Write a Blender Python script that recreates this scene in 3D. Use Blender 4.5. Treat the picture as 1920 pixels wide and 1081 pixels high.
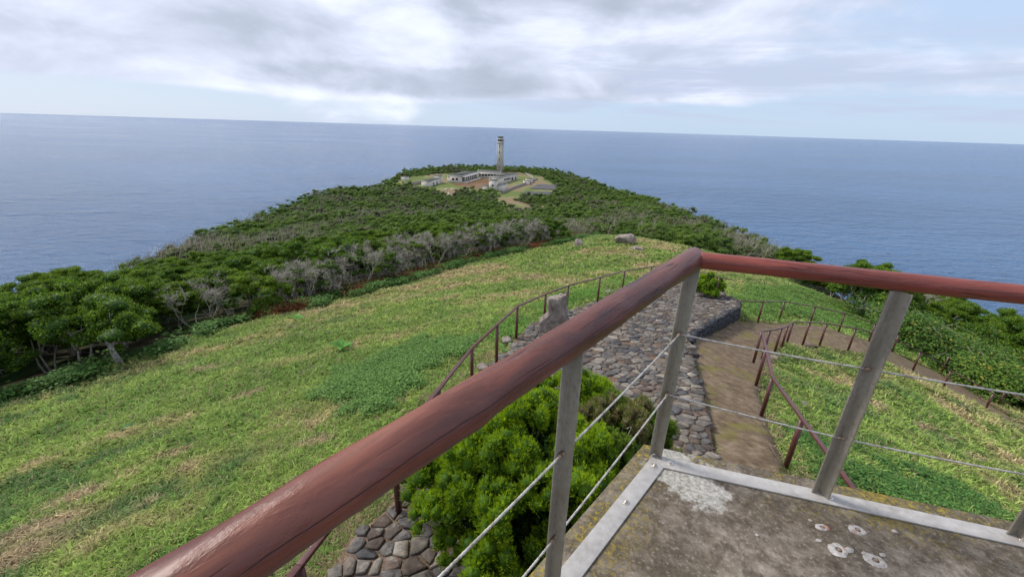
import bpy, bmesh, math, random, time
import numpy as np
from mathutils import Vector, Matrix, geometry
T0=time.time()
for o in list(bpy.data.objects): bpy.data.objects.remove(o)
SC=bpy.context.scene; COL=SC.collection
rng=np.random.default_rng(7); random.seed(7)

# ------------------------------------------------------------------ camera
FPX=771.6; CX,CY=960.0,540.5
ROLL=math.atan2(59,1920); PITCH=math.atan(301.5/771.6)
def ray(px,py):
    x=(px-CX)/FPX; y=-(py-CY)/FPX
    c,s=math.cos(ROLL),math.sin(ROLL)
    xr=x*c-y*s; yr=x*s+y*c
    return np.array([xr, math.cos(PITCH)+yr*math.sin(PITCH), -math.sin(PITCH)+yr*math.cos(PITCH)])
cam=bpy.data.cameras.new('camera'); camo=bpy.data.objects.new('camera',cam); COL.objects.link(camo)
fw=Vector(ray(CX,CY)); rt=(Vector(ray(CX+FPX,CY))-fw).normalized(); up=(Vector(ray(CX,CY-FPX))-fw).normalized()
camo.matrix_world=Matrix(((rt.x,up.x,-fw.x,0),(rt.y,up.y,-fw.y,0),(rt.z,up.z,-fw.z,0),(0,0,0,1)))
cam.sensor_width=36; cam.lens=36*FPX/1920; cam.clip_start=0.05; cam.clip_end=200000
SC.camera=camo

# ------------------------------------------------------------------ light and sky
SUN_AZ=math.radians(-62)   # measured from +Y towards +X
SUN_EL=math.radians(48)
sun=bpy.data.lights.new('sun','SUN'); suno=bpy.data.objects.new('sun',sun); COL.objects.link(suno)
sun.energy=2.8; sun.angle=math.radians(11); sun.color=(1.0,0.95,0.88)
sd=Vector((math.sin(SUN_AZ)*math.cos(SUN_EL),math.cos(SUN_AZ)*math.cos(SUN_EL),math.sin(SUN_EL)))
suno.rotation_euler=sd.to_track_quat('Z','Y').to_euler()
SC.view_settings.view_transform='Standard'; SC.view_settings.look='None'
SC.view_settings.exposure=0.38; SC.view_settings.gamma=1; SC.view_settings.use_curve_mapping=False

class NT:
    """small helper for building node trees"""
    def __init__(s,nt): s.nt=nt; s.n=nt.nodes; s.l=nt.links
    def node(s,t,**kw):
        n=s.n.new(t)
        for k,v in kw.items():
            if k=='inp':
                for a,b in v.items():
                    if hasattr(b,'node') or isinstance(b,bpy.types.NodeSocket): s.l.new(b,n.inputs[a])
                    else: n.inputs[a].default_value=b
            else: setattr(n,k,v)
        return n
    def noise(s,vec,scale,detail=4,rough=0.55,dist=0.0):
        return s.node('ShaderNodeTexNoise',inp={'Vector':vec,'Scale':scale,'Detail':detail,'Roughness':rough,'Distortion':dist}).outputs['Fac']
    def ramp(s,fac,stops,interp='LINEAR'):
        r=s.node('ShaderNodeValToRGB',inp={'Fac':fac}); cr=r.color_ramp; cr.interpolation=interp
        while len(cr.elements)<len(stops): cr.elements.new(0.5)
        for e,(p,c) in zip(cr.elements,stops):
            e.position=p; e.color=(c[0],c[1],c[2],1) if isinstance(c,(tuple,list)) else (c,c,c,1)
        return r.outputs['Color']
    def mix(s,fac,a,b,mode='MIX'):
        m=s.node('ShaderNodeMix',data_type='RGBA',blend_type=mode)
        for i,v in ((0,fac),(6,a),(7,b)):
            if isinstance(v,bpy.types.NodeSocket): s.l.new(v,m.inputs[i])
            elif i==0: m.inputs[0].default_value=v
            else: m.inputs[i].default_value=(v[0],v[1],v[2],1)
        return m.outputs[2]
    def math(s,op,a,b=0.0,c=None,clamp=False):
        m=s.node('ShaderNodeMath',operation=op,use_clamp=clamp)
        for i,v in enumerate((a,b,c)):
            if v is None: continue
            if isinstance(v,bpy.types.NodeSocket): s.l.new(v,m.inputs[i])
            else: m.inputs[i].default_value=v
        return m.outputs[0]
    def rng(s,v,a,b,c=0.0,d=1.0,smooth=False):
        m=s.node('ShaderNodeMapRange',inp={'Value':v,'From Min':a,'From Max':b,'To Min':c,'To Max':d})
        if smooth: m.interpolation_type='SMOOTHSTEP'
        return m.outputs['Result']
    def scale(s,vec,x,y,z,rot=(0,0,0)):
        return s.node('ShaderNodeMapping',inp={'Vector':vec,'Scale':(x,y,z),'Rotation':rot}).outputs[0]
    def bump(s,h,strength=0.5,dist=0.02,normal=None):
        i={'Height':h,'Strength':strength,'Distance':dist}
        if normal is not None: i['Normal']=normal
        return s.node('ShaderNodeBump',inp=i).outputs[0]

w=bpy.data.worlds.new('World'); SC.world=w; w.use_nodes=True
W=NT(w.node_tree)
for n in list(W.n): W.n.remove(n)
sky=W.node('ShaderNodeTexSky',sky_type='NISHITA',sun_disc=False,sun_elevation=SUN_EL,sun_rotation=SUN_AZ,altitude=200,air_density=1.0,dust_density=0.6,ozone_density=1.5)
tc=W.node('ShaderNodeTexCoord').outputs['Generated']
sep=W.node('ShaderNodeSeparateXYZ',inp={0:tc})
X,Y,Z=sep.outputs
Zc=W.math('MAXIMUM',Z,0.0)
den=W.math('ADD',Zc,0.20)
U=W.math('DIVIDE',X,den); V=W.math('DIVIDE',Y,den)
pv=W.node('ShaderNodeCombineXYZ',inp={0:U,1:V,2:0.0}).outputs[0]
n1=W.noise(W.scale(tc,1.0,1.0,2.9,(math.radians(6),math.radians(-4),0)),2.7,8,0.53,0.35)
n2=W.noise(W.scale(tc,1.0,1.0,2.4,(math.radians(5),math.radians(-9),0.4)),4.6,8,0.56,0.35)
n3=W.noise(W.scale(pv,0.35,0.35,1),0.9,3,0.5)
az=W.math('DIVIDE',X,W.math('MAXIMUM',W.math('ADD',Y,0.0),0.15))           # tan of azimuth: left negative
# coverage: full on the left and centre, thin on the right, clear strip above the horizon
cov=W.rng(az,-0.05,0.95,0.46,0.12,True)
low=W.rng(Z,0.035,0.075,-0.55,0.0,True)
lowr=W.math('MULTIPLY',low,W.rng(az,-0.4,0.5,1.0,0.9))
dens=W.math('ADD',W.math('ADD',n1,cov),lowr)
mask=W.rng(dens,0.47,0.70,0.0,1.0,True)
grey=W.math('ADD',W.math('MULTIPLY',n2,0.5),W.math('MULTIPLY',n1,0.5))
# heavier, greyer cloud base overhead in the middle
dxa=W.math('SUBTRACT',az,0.10); dza=W.math('SUBTRACT',Z,0.30)
blob=W.math('ADD',W.math('MULTIPLY',W.math('MULTIPLY',dxa,dxa),5.0),W.math('MULTIPLY',W.math('MULTIPLY',dza,dza),55.0))
blob=W.rng(W.math('ADD',blob,W.math('MULTIPLY',W.math('SUBTRACT',n1,0.5),1.6)),0.0,1.3,-0.17,0.0,True)
dxb=W.math('SUBTRACT',az,-0.22); dzb=W.math('SUBTRACT',Z,0.085)
blb=W.math('ADD',W.math('MULTIPLY',W.math('MULTIPLY',dxb,dxb),6.0),W.math('MULTIPLY',W.math('MULTIPLY',dzb,dzb),900.0))
blb=W.rng(W.math('ADD',blb,W.math('MULTIPLY',W.math('SUBTRACT',n2,0.5),1.6)),0.0,1.2,-0.12,0.0,True)
gg=W.math('ADD',W.math('ADD',grey,blob),blb)
cl0=W.ramp(gg,[(0.28,(0.36,0.405,0.50)),(0.39,(0.44,0.49,0.60)),(0.47,(0.54,0.59,0.72)),(0.54,(0.64,0.69,0.83)),(0.62,(0.77,0.81,0.92))])
cl0.node.color_ramp.interpolation='B_SPLINE'
cloud=W.node('ShaderNodeVectorMath',operation='SCALE',inp={0:cl0,'Scale':10.0}).outputs[0]
clear=W.mix(W.rng(Z,0.0,0.30,0.0,1.0),(4.3,5.5,7.1),(4.5,5.75,7.9))
clear=W.mix(W.rng(az,-1.0,0.3,0.0,1.0),(5.0,5.85,7.2),clear)
base=W.mix(0.12,clear,sky.outputs[0])
c=W.mix(mask,base,cloud)
# thin high bars of cloud low on the right
bar=W.noise(W.scale(tc,1.6,1.6,17,(0,math.radians(1.5),0)),1.7,7,0.6,0.3)
barm=W.math('MULTIPLY',W.rng(bar,0.40,0.60,0.0,0.95,True),W.math('MULTIPLY',W.rng(Z,0.012,0.04,0,1,True),W.rng(Z,0.22,0.10,0,1,True)))
c=W.mix(W.math('MULTIPLY',barm,W.rng(az,-0.35,0.2,0.0,1.0,True)),c,(4.4,5.05,6.5))
bg=W.node('ShaderNodeBackground',inp={'Color':c,'Strength':0.1})
W.l.new(bg.outputs[0],W.node('ShaderNodeOutputWorld').inputs[0])

# ------------------------------------------------------------------ generic helpers
def tag(o,label=None,cat=None,group=None,kind=None):
    if label: o['label']=label
    if cat: o['category']=cat
    if group: o['group']=group
    if kind: o['kind']=kind
    return o
def link(name,me,parent=None,loc=None):
    o=bpy.data.objects.new(name,me); COL.objects.link(o)
    if parent: o.parent=parent
    if loc is not None: o.location=loc
    return o
def empty(name,loc,rz=0): 
    o=bpy.data.objects.new(name,None); o.empty_display_size=0.2; COL.objects.link(o); o.location=loc; o.rotation_euler.z=rz; return o
def mesh_np(name,V,faces,mats=(),col=None,smooth=False,fmat=None):
    """V (n,3); faces: list of int arrays (m,k)"""
    me=bpy.data.meshes.new(name); V=np.asarray(V,dtype=np.float32)
    faces=[np.asarray(f,dtype=np.int32) for f in faces if len(f)]
    me.vertices.add(len(V)); me.vertices.foreach_set('co',V.ravel())
    lt=np.concatenate([np.full(len(f),f.shape[1],dtype=np.int32) for f in faces])
    li=np.concatenate([f.ravel() for f in faces])
    me.loops.add(len(li)); me.loops.foreach_set('vertex_index',li)
    me.polygons.add(len(lt)); st=np.zeros(len(lt),dtype=np.int32); st[1:]=np.cumsum(lt)[:-1]
    me.polygons.foreach_set('loop_start',st); me.polygons.foreach_set('loop_total',lt)
    if smooth: me.polygons.foreach_set('use_smooth',np.ones(len(lt),dtype=bool))
    if fmat is not None: me.polygons.foreach_set('material_index',np.asarray(fmat,dtype=np.int32))
    me.update(calc_edges=True)
    if col is not None:
        a=me.color_attributes.new('Col','FLOAT_COLOR','POINT')
        c4=np.ones((len(V),4),dtype=np.float32); c4[:,:3]=col; a.data.foreach_set('color',c4.ravel())
    for m in mats: me.materials.append(m)
    return me
def merge(parts):
    """parts: list of (V,[faces],col) -> one"""
    Vs,Fs,Cs,n={},{},{},0
    V=[];F={};C=[]
    for v,fs,c in parts:
        V.append(v); C.append(np.broadcast_to(np.asarray(c,dtype=float),(len(v),3)))
        for f in fs:
            f=np.asarray(f)
            if len(f): F.setdefault(f.shape[1],[]).append(f+n)
        n+=len(v)
    return np.vstack(V),[np.vstack(x) for x in F.values()],np.vstack(C)
def tube(P,R,sides=6,cap=True):
    P=np.asarray(P,float); n=len(P); R=np.broadcast_to(np.asarray(R,float),(n,))
    T=np.gradient(P,axis=0); T/=np.linalg.norm(T,axis=1)[:,None]+1e-9
    ref=np.array([0,0,1.0]) if abs(T[0,2])<0.9 else np.array([1.0,0,0])
    A=np.cross(T,ref); A/=np.linalg.norm(A,axis=1)[:,None]+1e-9; B=np.cross(T,A)
    a=np.arange(sides)*2*np.pi/sides
    V=(P[:,None]+R[:,None,None]*(np.cos(a)[None,:,None]*A[:,None]+np.sin(a)[None,:,None]*B[:,None])).reshape(-1,3)
    i=np.arange(n-1)[:,None]*sides; j=np.arange(sides)[None]
    F=np.stack([i+j,i+(j+1)%sides,i+sides+(j+1)%sides,i+sides+j],-1).reshape(-1,4)
    fs=[F]
    if cap: fs=[F,np.array([list(range(sides))[::-1]]) ,np.array([[ (n-1)*sides+k for k in range(sides)]])]
    return V,fs
def box(c,s,rz=0):
    x,y,z=np.array(s)/2; V=np.array([[-x,-y,-z],[x,-y,-z],[x,y,-z],[-x,y,-z],[-x,-y,z],[x,-y,z],[x,y,z],[-x,y,z]])
    co,si=math.cos(rz),math.sin(rz); V=V@np.array([[co,si,0],[-si,co,0],[0,0,1]])+np.array(c)
    return V,[np.array([[0,3,2,1],[4,5,6,7],[0,1,5,4],[1,2,6,5],[2,3,7,6],[3,0,4,7]])]
def prism(poly,z0,z1):
    """poly ccw (n,2)"""
    n=len(poly); p=np.asarray(poly,float); z0=np.broadcast_to(z0,(n,)); z1=np.broadcast_to(z1,(n,))
    V=np.vstack([np.c_[p,z0],np.c_[p,z1]])
    s=[[i,(i+1)%n,n+(i+1)%n,n+i] for i in range(n)]
    return V,[np.array(s),np.array([[n+i for i in range(n)]]),np.array([[n-1-i for i in range(n)]])]
def M(parts,name,mats,parent=None,smooth=False,bevel=0,seg=2,loc=None):
    v,f,c=merge([(p[0],p[1],(1,1,1)) if len(p)==2 else p for p in parts])
    me=mesh_np(name,v,f,mats,col=c,smooth=smooth); o=link(name,me,parent,loc)
    if bevel:
        b=o.modifiers.new('bevel','BEVEL'); b.width=bevel; b.segments=seg; b.limit_method='ANGLE'
    return o
def vnoise(x,y,scale,seed=0):
    """smooth value noise 0..1"""
    r=np.random.default_rng(1000+seed); G=r.random((256,256))
    x=np.asarray(x)/scale+500.0; y=np.asarray(y)/scale+500.0
    xi=np.floor(x).astype(int); yi=np.floor(y).astype(int); fx=x-xi; fy=y-yi
    fx=fx*fx*(3-2*fx); fy=fy*fy*(3-2*fy)
    g=lambda a,b: G[a%256,b%256]
    return (g(xi,yi)*(1-fx)+g(xi+1,yi)*fx)*(1-fy)+(g(xi,yi+1)*(1-fx)+g(xi+1,yi+1)*fx)*fy
def fbm(x,y,scale,seed=0,octv=4):
    s=0;a=1;t=0
    for k in range(octv): s=s+a*vnoise(x,y,scale/2**k,seed+k*17); t+=a; a*=0.5
    return s/t
def inpoly(x,y,poly):
    x=np.asarray(x);y=np.asarray(y); r=np.zeros(x.shape,bool); n=len(poly)
    for i in range(n):
        x1,y1=poly[i][:2];x2,y2=poly[(i+1)%n][:2]
        c=((y1>y)!=(y2>y)); xx=(x2-x1)*(y-y1)/((y2-y1) if y2!=y1 else 1e-9)+x1
        r^=c&(x<xx)
    return r
def distpoly(x,y,poly,closed=True):
    x=np.asarray(x,float);y=np.asarray(y,float); d=np.full(x.shape,1e9); n=len(poly)
    for i in range(n if closed else n-1):
        x1,y1=poly[i][:2];x2,y2=poly[(i+1)%n][:2]; dx,dy=x2-x1,y2-y1
        t=np.clip(((x-x1)*dx+(y-y1)*dy)/(dx*dx+dy*dy+1e-12),0,1)
        d=np.minimum(d,np.hypot(x-x1-t*dx,y-y1-t*dy))
    return d

# ------------------------------------------------------------------ terrain heights (measured from the camera, z = 0 at eye height)
SEA_Z=-215.0
def at_d(px,py,d): r=ray(px,py); return r*d/math.hypot(r[0],r[1])
ctrl=[]
def cp(x,y,z): ctrl.append((x,y,z))
def cs(px,py,d,h=3.0): p=at_d(px,py,d); ctrl.append((p[0],p[1],p[2]-h))
PA,PB,PC=-3.29,0.0169,-0.1916
def patio_z(x,y): return PA+PB*x+PC*y
for x,y in [(-1.2,3.3),(-.3,7.7),(.15,9.6),(1.9,13),(3.1,14),(8,15.1),(5,10.5),(3,5),(6.6,17.2),(1.5,5),(2.5,9)]: cp(x,y,patio_z(x,y)-0.12)
for p in [(3.95,4.55,-4.30),(5.26,7.0,-5.05),(6.15,9.03,-5.45),(10.04,12.57,-6.72),(11.0,13.0,-6.94),(12.3,13.3,-7.27),(15.5,13.7,-8.3),(17,13.8,-9.0),(10.04,15.2,-7.0),(11.7,16.4,-7.5),(13.9,15.7,-7.66),(9.0,14.0,-6.6),(6.2,10.6,-5.75)]: cp(*p)
for p in [(4.6,3.0,-4.3),(8,4,-5.5),(9,8.5,-6.3),(14,9,-7.8),(18,4,-8.8),(20,16.5,-10.0),(12,0,-6.4),(0,0,-3.9),(2,-3,-4.0),(-3,0,-4.2),(-8,-8,-6.2),(8,-8,-5.5),(0,-40,-9),(-35,-30,-16),(35,-30,-16),(-20,-5,-9.0),(25,0,-10.5)]: cp(*p)
for p in [(-4,3,-4.75),(-6,8,-6.1),(-3,7,-5.3),(-15,13.5,-8.9),(-14.3,19.9,-10.0),(-9.3,20.7,-8.9),(-5,31,-10.2),(-1.5,34.1,-10.2),(4.8,41.2,-10.9),(9.6,47,-11.6),(11.1,39.5,-9.85),(13,36,-9.6),(4,24,-8.0),(-3,18,-7.4),(-3,25,-8.8),(14,27,-8.9)]: cp(*p)
for a in [(0,548,32),(120,515,42),(250,475,65),(400,420,110),(600,350,190),(700,345,235),(1600,500,42),(1700,515,37),(1900,575,33),(1400,430,62),(1300,390,112),(1200,362,205)]: cs(*a)
for a in [(560,440,62,3),(760,400,95,3),(900,425,72,3),(1050,400,85,3),(700,365,170,3),(900,385,150,3),(1080,375,150,3),(330,480,62,3)]: cs(*a)
for x,y in [(-60,255),(-50,228),(-30,215),(-40,246),(-24,272),(-14,217),(0,272),(-11,309),(10,250),(24,242),(5,210),(-70,300),(-40,335),(0,345),(40,310),(35,270),(-5,180),(25,215)]: cp(x,y,-31.0)
ctrl=np.array(ctrl)
def _phi(r2): return 0.5*r2*np.log(r2+1e-9)
def _tps(c,lam):
    n=len(c); s=50.0; p=c[:,:2]/s
    K=_phi(((p[:,None]-p[None])**2).sum(-1))+lam*np.eye(n)
    P=np.c_[np.ones(n),p]; A=np.zeros((n+3,n+3)); A[:n,:n]=K; A[:n,n:]=P; A[n:,:n]=P.T
    return np.linalg.solve(A,np.r_[c[:,2],0,0,0]),p,s
TW,TP,TS=_tps(ctrl,2e-4)
def top(x,y):
    x=np.asarray(x,float); y=np.asarray(y,float); sh=x.shape; x=x.ravel()/TS; y=y.ravel()/TS; o=np.empty(len(x))
    for a in range(0,len(x),20000):
        b=slice(a,a+20000); r2=(x[b,None]-TP[None,:,0])**2+(y[b,None]-TP[None,:,1])**2
        o[b]=_phi(r2)@TW[:-3]+TW[-3]+TW[-2]*x[b]+TW[-1]*y[b]
    return o.reshape(sh)
LAND=[at_d(*a)[:2] for a in [(0,548,33),(120,515,43),(250,475,66),(400,420,112),(600,350,193),(700,345,238)]]+[(-73,258),(-76,300),(-50,342),(-5,358),(34,325),(44,285)]+[at_d(*a)[:2] for a in [(1200,362,210),(1300,390,116),(1400,430,65),(1600,500,44),(1700,515,39),(1900,575,35)]]+[(36,8),(44,-12),(38,-60),(-40,-60),(-44,-10),(-36,8)]
LAND=[tuple(map(float,p)) for p in LAND]
def ground(x,y,cliff=True):
    z=top(x,y)
    x=np.asarray(x,float); y=np.asarray(y,float)
    ins=inpoly(x,y,LAND); d=distpoly(x,y,LAND); d=np.where(ins,0,d)
    z=np.where(ins,z,np.minimum(z,-6))
    z=z-np.where(d<6,0.12*d*d*0.9,3.9+(d-6)*1.35)*(1+0.25*(fbm(x,y,18,5)-0.5)) 
    return z
def hit(px,py,off=0.0):
    """the point of the ground seen at a pixel of the photograph"""
    r=ray(px,py); r=r/math.hypot(r[0],r[1]); d=np.geomspace(1.2,420,900); z=ground(r[0]*d,r[1]*d)+off
    k=np.where(r[2]*d<z)[0]; k=k[0] if len(k) else len(d)-1
    if k>0:
        a=r[2]*d[k-1]-z[k-1]; b=r[2]*d[k]-z[k]; dd=d[k-1]+(d[k]-d[k-1])*a/(a-b+1e-12)
    else: dd=d[k]
    return np.array([r[0]*dd,r[1]*dd,r[2]*dd])
def hp(px,py,off=0.0):
    r=ray(px,py); t=(PA+off)/(r[2]-PB*r[0]-PC*r[1]); return r*t
def zat(px,py,x,y):
    """height on the vertical line through x,y that the photograph shows at row py"""
    zs=np.linspace(-14,0,2801); c,s=math.cos(ROLL),math.sin(ROLL)
    f=y*math.cos(PITCH)-zs*math.sin(PITCH); u=y*math.sin(PITCH)+zs*math.cos(PITCH)
    yy=CY-(-(x/f)*s+(u/f)*c)*FPX; return zs[np.argmin(abs(yy-py))]

MEADOW_L=[hit(*p)[:2] for p in [(0,740),(100,712),(225,684),(370,624),(460,600),(560,580),(640,556),(740,530),(840,497),(930,477),(1000,463),(1060,453),(1110,437)]]
MEADOW_R=[(13,47),(17,42)]+[hit(*p)[:2] for p in [(1440,500),(1510,540),(1590,572),(1660,640),(1750,682),(1800,715),(1860,745)]]
MEADOW=[tuple(p) for p in MEADOW_L]+[tuple(p) for p in MEADOW_R]+[(22,14),(26,4),(22,-12),(-14,-14),(-24,-2),(-17,7)]
PATIO=[tuple(hp(*p)[:2]) for p in [(600,1095),(655,1010),(725,955),(800,850),(870,725),(920,690),(958,640),(1000,606),(1058,585),(1110,568),(1165,546),(1240,530),(1300,524),(1350,545),(1384,563),(1384,574),(1300,622)]]+[tuple(hp(*p)[:2]) for p in [(1292,640),(1322,750),(1342,860)]]+[(2.6,3.6),(1.2,1.9),(0.2,1.0),(-1.6,1.0)]
PATH=[tuple(hit(*p)[:2]) for p in [(1387,605),(1420,603),(1480,607),(1547,613),(1580,627),(1633,643),(1673,660),(1747,693),(1800,720),(1847,753),(1900,785),(1895,800),(1813,752),(1763,722),(1710,698),(1673,688),(1620,667),(1590,660),(1533,650),(1470,650),(1440,690),(1424,735),(1438,800),(1475,888),(1480,930),(1250,930)]]+[(2.6,3.6)]+[tuple(hp(*p)[:2]) for p in [(1342,860),(1322,750),(1292,640),(1300,622),(1384,574)]]
CLEAR=[tuple(hit(*p)[:2]) for p in [(732,349),(809,356),(825,364),(850,368),(862,358),(925,360),(938,365),(925,376),(935,389),(975,399),(1060,393),(1098,388),(1075,382),(1010,384),(965,377),(975,369),(1035,367),(1047,352),(1018,331),(972,323),(832,325),(775,331),(748,337)]]

# ------------------------------------------------------------------ materials
def mat(name,rough=0.8,spec=0.3,col=(0.5,0.5,0.5),metal=0.0):
    m=bpy.data.materials.new(name); m.use_nodes=True; t=NT(m.node_tree); b=t.n['Principled BSDF']
    b.inputs['Roughness'].default_value=rough; b.inputs['Specular IOR Level'].default_value=spec
    b.inputs['Base Color'].default_value=(*col,1); b.inputs['Metallic'].default_value=metal
    t.b=b; t.tc=t.node('ShaderNodeTexCoord').outputs['Object']
    return m,t
def setc(t,sock): t.l.new(sock,t.b.inputs['Base Color'])
def setn(t,sock): t.l.new(sock,t.b.inputs['Normal'])
def setr(t,sock): t.l.new(sock,t.b.inputs['Roughness'])
def attr(t,name='Col'): return t.node('ShaderNodeAttribute',attribute_name=name).outputs['Color']

def m_foliage(name,spec=0.25,rough=0.55,trans=0.25,var=True):
    m,t=mat(name,rough,spec); c=attr(t)
    if var:
        oi=t.node('ShaderNodeObjectInfo').outputs['Random']
        c=t.mix(1.0,c,t.ramp(oi,[(0,(0.80,0.86,0.8)),(0.5,(1,1,1)),(1,(1.22,1.12,0.9))]),'MULTIPLY')
    setc(t,c)
    tr=t.node('ShaderNodeBsdfTranslucent',inp={'Color':c}); mx=t.node('ShaderNodeMixShader',inp={0:trans,1:t.b.outputs[0],2:tr.outputs[0]})
    t.l.new(mx.outputs[0],t.n['Material Output'].inputs[0]); return m
FOL=m_foliage('foliage',0.15,0.6)
FOLN=m_foliage('foliage_near',0.12,0.6,0.3,False)
GRASS=m_foliage('grass_blades',0.2,0.6,0.3,False)
BARK,t=mat('bark_grey',0.9,0.15)
nz=t.noise(t.scale(t.tc,6,6,2),3,5,0.6); setc(t,t.ramp(nz,[(0.3,(0.17,0.15,0.125)),(0.5,(0.37,0.34,0.29)),(0.7,(0.54,0.50,0.43))])); setn(t,t.bump(nz,0.6,0.02))
BARKP,t=mat('bark_lichen_pale',0.9,0.15)
nz=t.noise(t.tc,9,5,0.65); setc(t,t.ramp(nz,[(0.3,(0.12,0.10,0.085)),(0.5,(0.30,0.28,0.25)),(0.66,(0.52,0.51,0.47))])); setn(t,t.bump(nz,0.6,0.02))

GROUND,t=mat('ground_cover',0.95,0.1)
nzf=t.noise(t.tc,14,5,0.7); nzc=t.noise(t.tc,1.2,4,0.6)
c=attr(t); c=t.mix(1.0,c,t.ramp(nzf,[(0.25,(0.45,0.45,0.42)),(0.55,(1,1,1)),(0.8,(1.5,1.45,1.3))]),'MULTIPLY')
setc(t,c); setn(t,t.bump(t.math('ADD',nzf,nzc),0.8,0.06))

SEA,t=mat('sea_water',0.12,0.5,(0.02,0.05,0.11))
t.b.inputs['IOR'].default_value=1.33
tc=t.tc
a=t.noise(t.scale(tc,1,2.4,1,(0,0,0.5)),0.030,4,0.60,0.3); b=t.noise(t.scale(tc,1,2.0,1,(0,0,0.35)),0.009,4,0.6,0.3); cc=t.noise(t.scale(tc,0.5,1.6,1,(0,0,0.3)),0.0012,4,0.6)
g=t.noise(t.scale(tc,1,2.2,1,(0,0,0.4)),0.25,4,0.65,0.2)
h=t.math('ADD',t.math('MULTIPLY',a,18.0),t.math('ADD',t.math('MULTIPLY',b,26.0),t.math('MULTIPLY',g,2.2)))
setn(t,t.bump(h,1.0,1.0))
fleck=t.noise(t.scale(tc,1,2.6,1,(0,0,0.4)),0.11,5,0.75)
colr=t.ramp(cc,[(0.38,(0.028,0.092,0.205)),(0.62,(0.060,0.140,0.275))])
colr=t.mix(t.rng(fleck,0.735,0.76),colr,(0.6,0.63,0.68))
setc(t,colr); setr(t,t.rng(cc,0.3,0.7,0.14,0.24))

STONE,t=mat('basalt_paving',0.85,0.3)
nz=t.noise(t.tc,9,6,0.65); nb=t.noise(t.tc,38,4,0.7); lic=t.noise(t.tc,3.1,5,0.7)
c=attr(t); c=t.mix(1.0,c,t.ramp(nz,[(0.28,(0.36,0.37,0.39)),(0.5,(0.68,0.69,0.71)),(0.72,(1.12,1.10,1.07))]),'MULTIPLY')
c=t.mix(t.rng(lic,0.60,0.68,0,0.55),c,(0.36,0.34,0.30)); c=t.mix(t.rng(t.noise(t.tc,2.3,6,0.75),0.64,0.70,0,0.5),c,(0.16,0.15,0.03))
setc(t,c); setn(t,t.bump(t.math('ADD',nz,t.math('MULTIPLY',nb,0.4)),0.9,0.03))
SOIL,t=mat('soil_and_leaf_litter',0.95,0.1)
nz=t.noise(t.tc,30,5,0.75); c=t.ramp(nz,[(0.3,(0.045,0.034,0.025)),(0.46,(0.12,0.085,0.06)),(0.56,(0.19,0.125,0.085)),(0.66,(0.25,0.205,0.15)),(0.8,(0.34,0.31,0.26))])
c=t.mix(t.rng(t.noise(t.tc,1.7,4,0.6),0.55,0.66,0,0.7),c,(0.05,0.08,0.02)); setc(t,c); setn(t,t.bump(nz,0.8,0.02))
PATHM,t=mat('mossy_path_concrete',0.92,0.12)
nz=t.noise(t.tc,5,6,0.72); nf=t.noise(t.tc,55,3,0.7); mo=t.noise(t.tc,1.3,5,0.65,0.4)
c=t.ramp(nz,[(0.28,(0.07,0.05,0.032)),(0.5,(0.15,0.108,0.07)),(0.75,(0.27,0.21,0.15))])
c=t.mix(t.rng(mo,0.53,0.66,0,0.75),c,(0.15,0.14,0.03)); c=t.mix(t.rng(nf,0.62,0.8,0,0.6),c,(0.32,0.27,0.2)); c=t.mix(t.rng(nf,0.4,0.2,0,0.6),c,(0.04,0.03,0.022))
setc(t,c); setn(t,t.bump(t.math('ADD',nz,t.math('MULTIPLY',nf,0.5)),0.7,0.02))
SLAB,t=mat('platform_concrete',0.9,0.15)
nz=t.noise(t.tc,2.6,6,0.7); nf=t.noise(t.tc,60,4,0.75); nm=t.noise(t.tc,16,5,0.7); ly=t.noise(t.tc,46,6,0.85); lz=t.noise(t.tc,3.2,3,0.55)
c=t.ramp(nm,[(0.25,(0.045,0.036,0.028)),(0.45,(0.12,0.098,0.077)),(0.62,(0.235,0.20,0.162)),(0.8,(0.40,0.35,0.295))])
c=t.mix(t.rng(nz,0.36,0.62,0.6,0.0),c,(0.07,0.055,0.035)); 
c=t.mix(t.rng(nf,0.55,0.72,0,0.75),c,(0.36,0.30,0.26)); c=t.mix(t.rng(nf,0.42,0.28,0,0.8),c,(0.03,0.024,0.02))
ed=attr(t); edv=t.node('ShaderNodeSeparateColor',inp={0:ed}).outputs[0]   # 1 near the rim: where lichen grows
lm=t.math('MULTIPLY',t.rng(t.math('ADD',ly,t.math('MULTIPLY',t.math('SUBTRACT',lz,0.5),0.45)),0.525,0.60),t.rng(edv,0.0,0.8,0.05,0.9))
c=t.mix(t.math('MULTIPLY',t.rng(edv,0.25,1.0,0,0.55),t.rng(lz,0.4,0.6)),c,(0.075,0.07,0.028))
c=t.mix(lm,c,t.ramp(ly,[(0.5,(0.20,0.15,0.03)),(0.75,(0.44,0.33,0.05))])); 
pale=t.node('ShaderNodeSeparateColor',inp={0:ed}).outputs[1]
c=t.mix(t.rng(t.math('ADD',pale,t.math('MULTIPLY',t.math('SUBTRACT',nm,0.5),1.3)),0.45,0.6,0,0.9),c,t.ramp(nf,[(0.35,(0.2,0.19,0.16)),(0.6,(0.44,0.42,0.38))]))
setc(t,c); setn(t,t.bump(t.math('ADD',nm,t.math('MULTIPLY',nf,0.6)),0.6,0.006))
MORTAR,t=mat('pale_mortar',0.9,0.1); nz=t.noise(t.tc,45,5,0.7); c=t.ramp(nz,[(0.3,(0.16,0.13,0.11)),(0.55,(0.40,0.37,0.34)),(0.75,(0.56,0.53,0.5))])
c=t.mix(t.rng(t.noise(t.tc,14,3),0.60,0.68,0,0.6),c,(0.4,0.1,0.06)); setc(t,c); setn(t,t.bump(nz,0.5,0.004))
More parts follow.
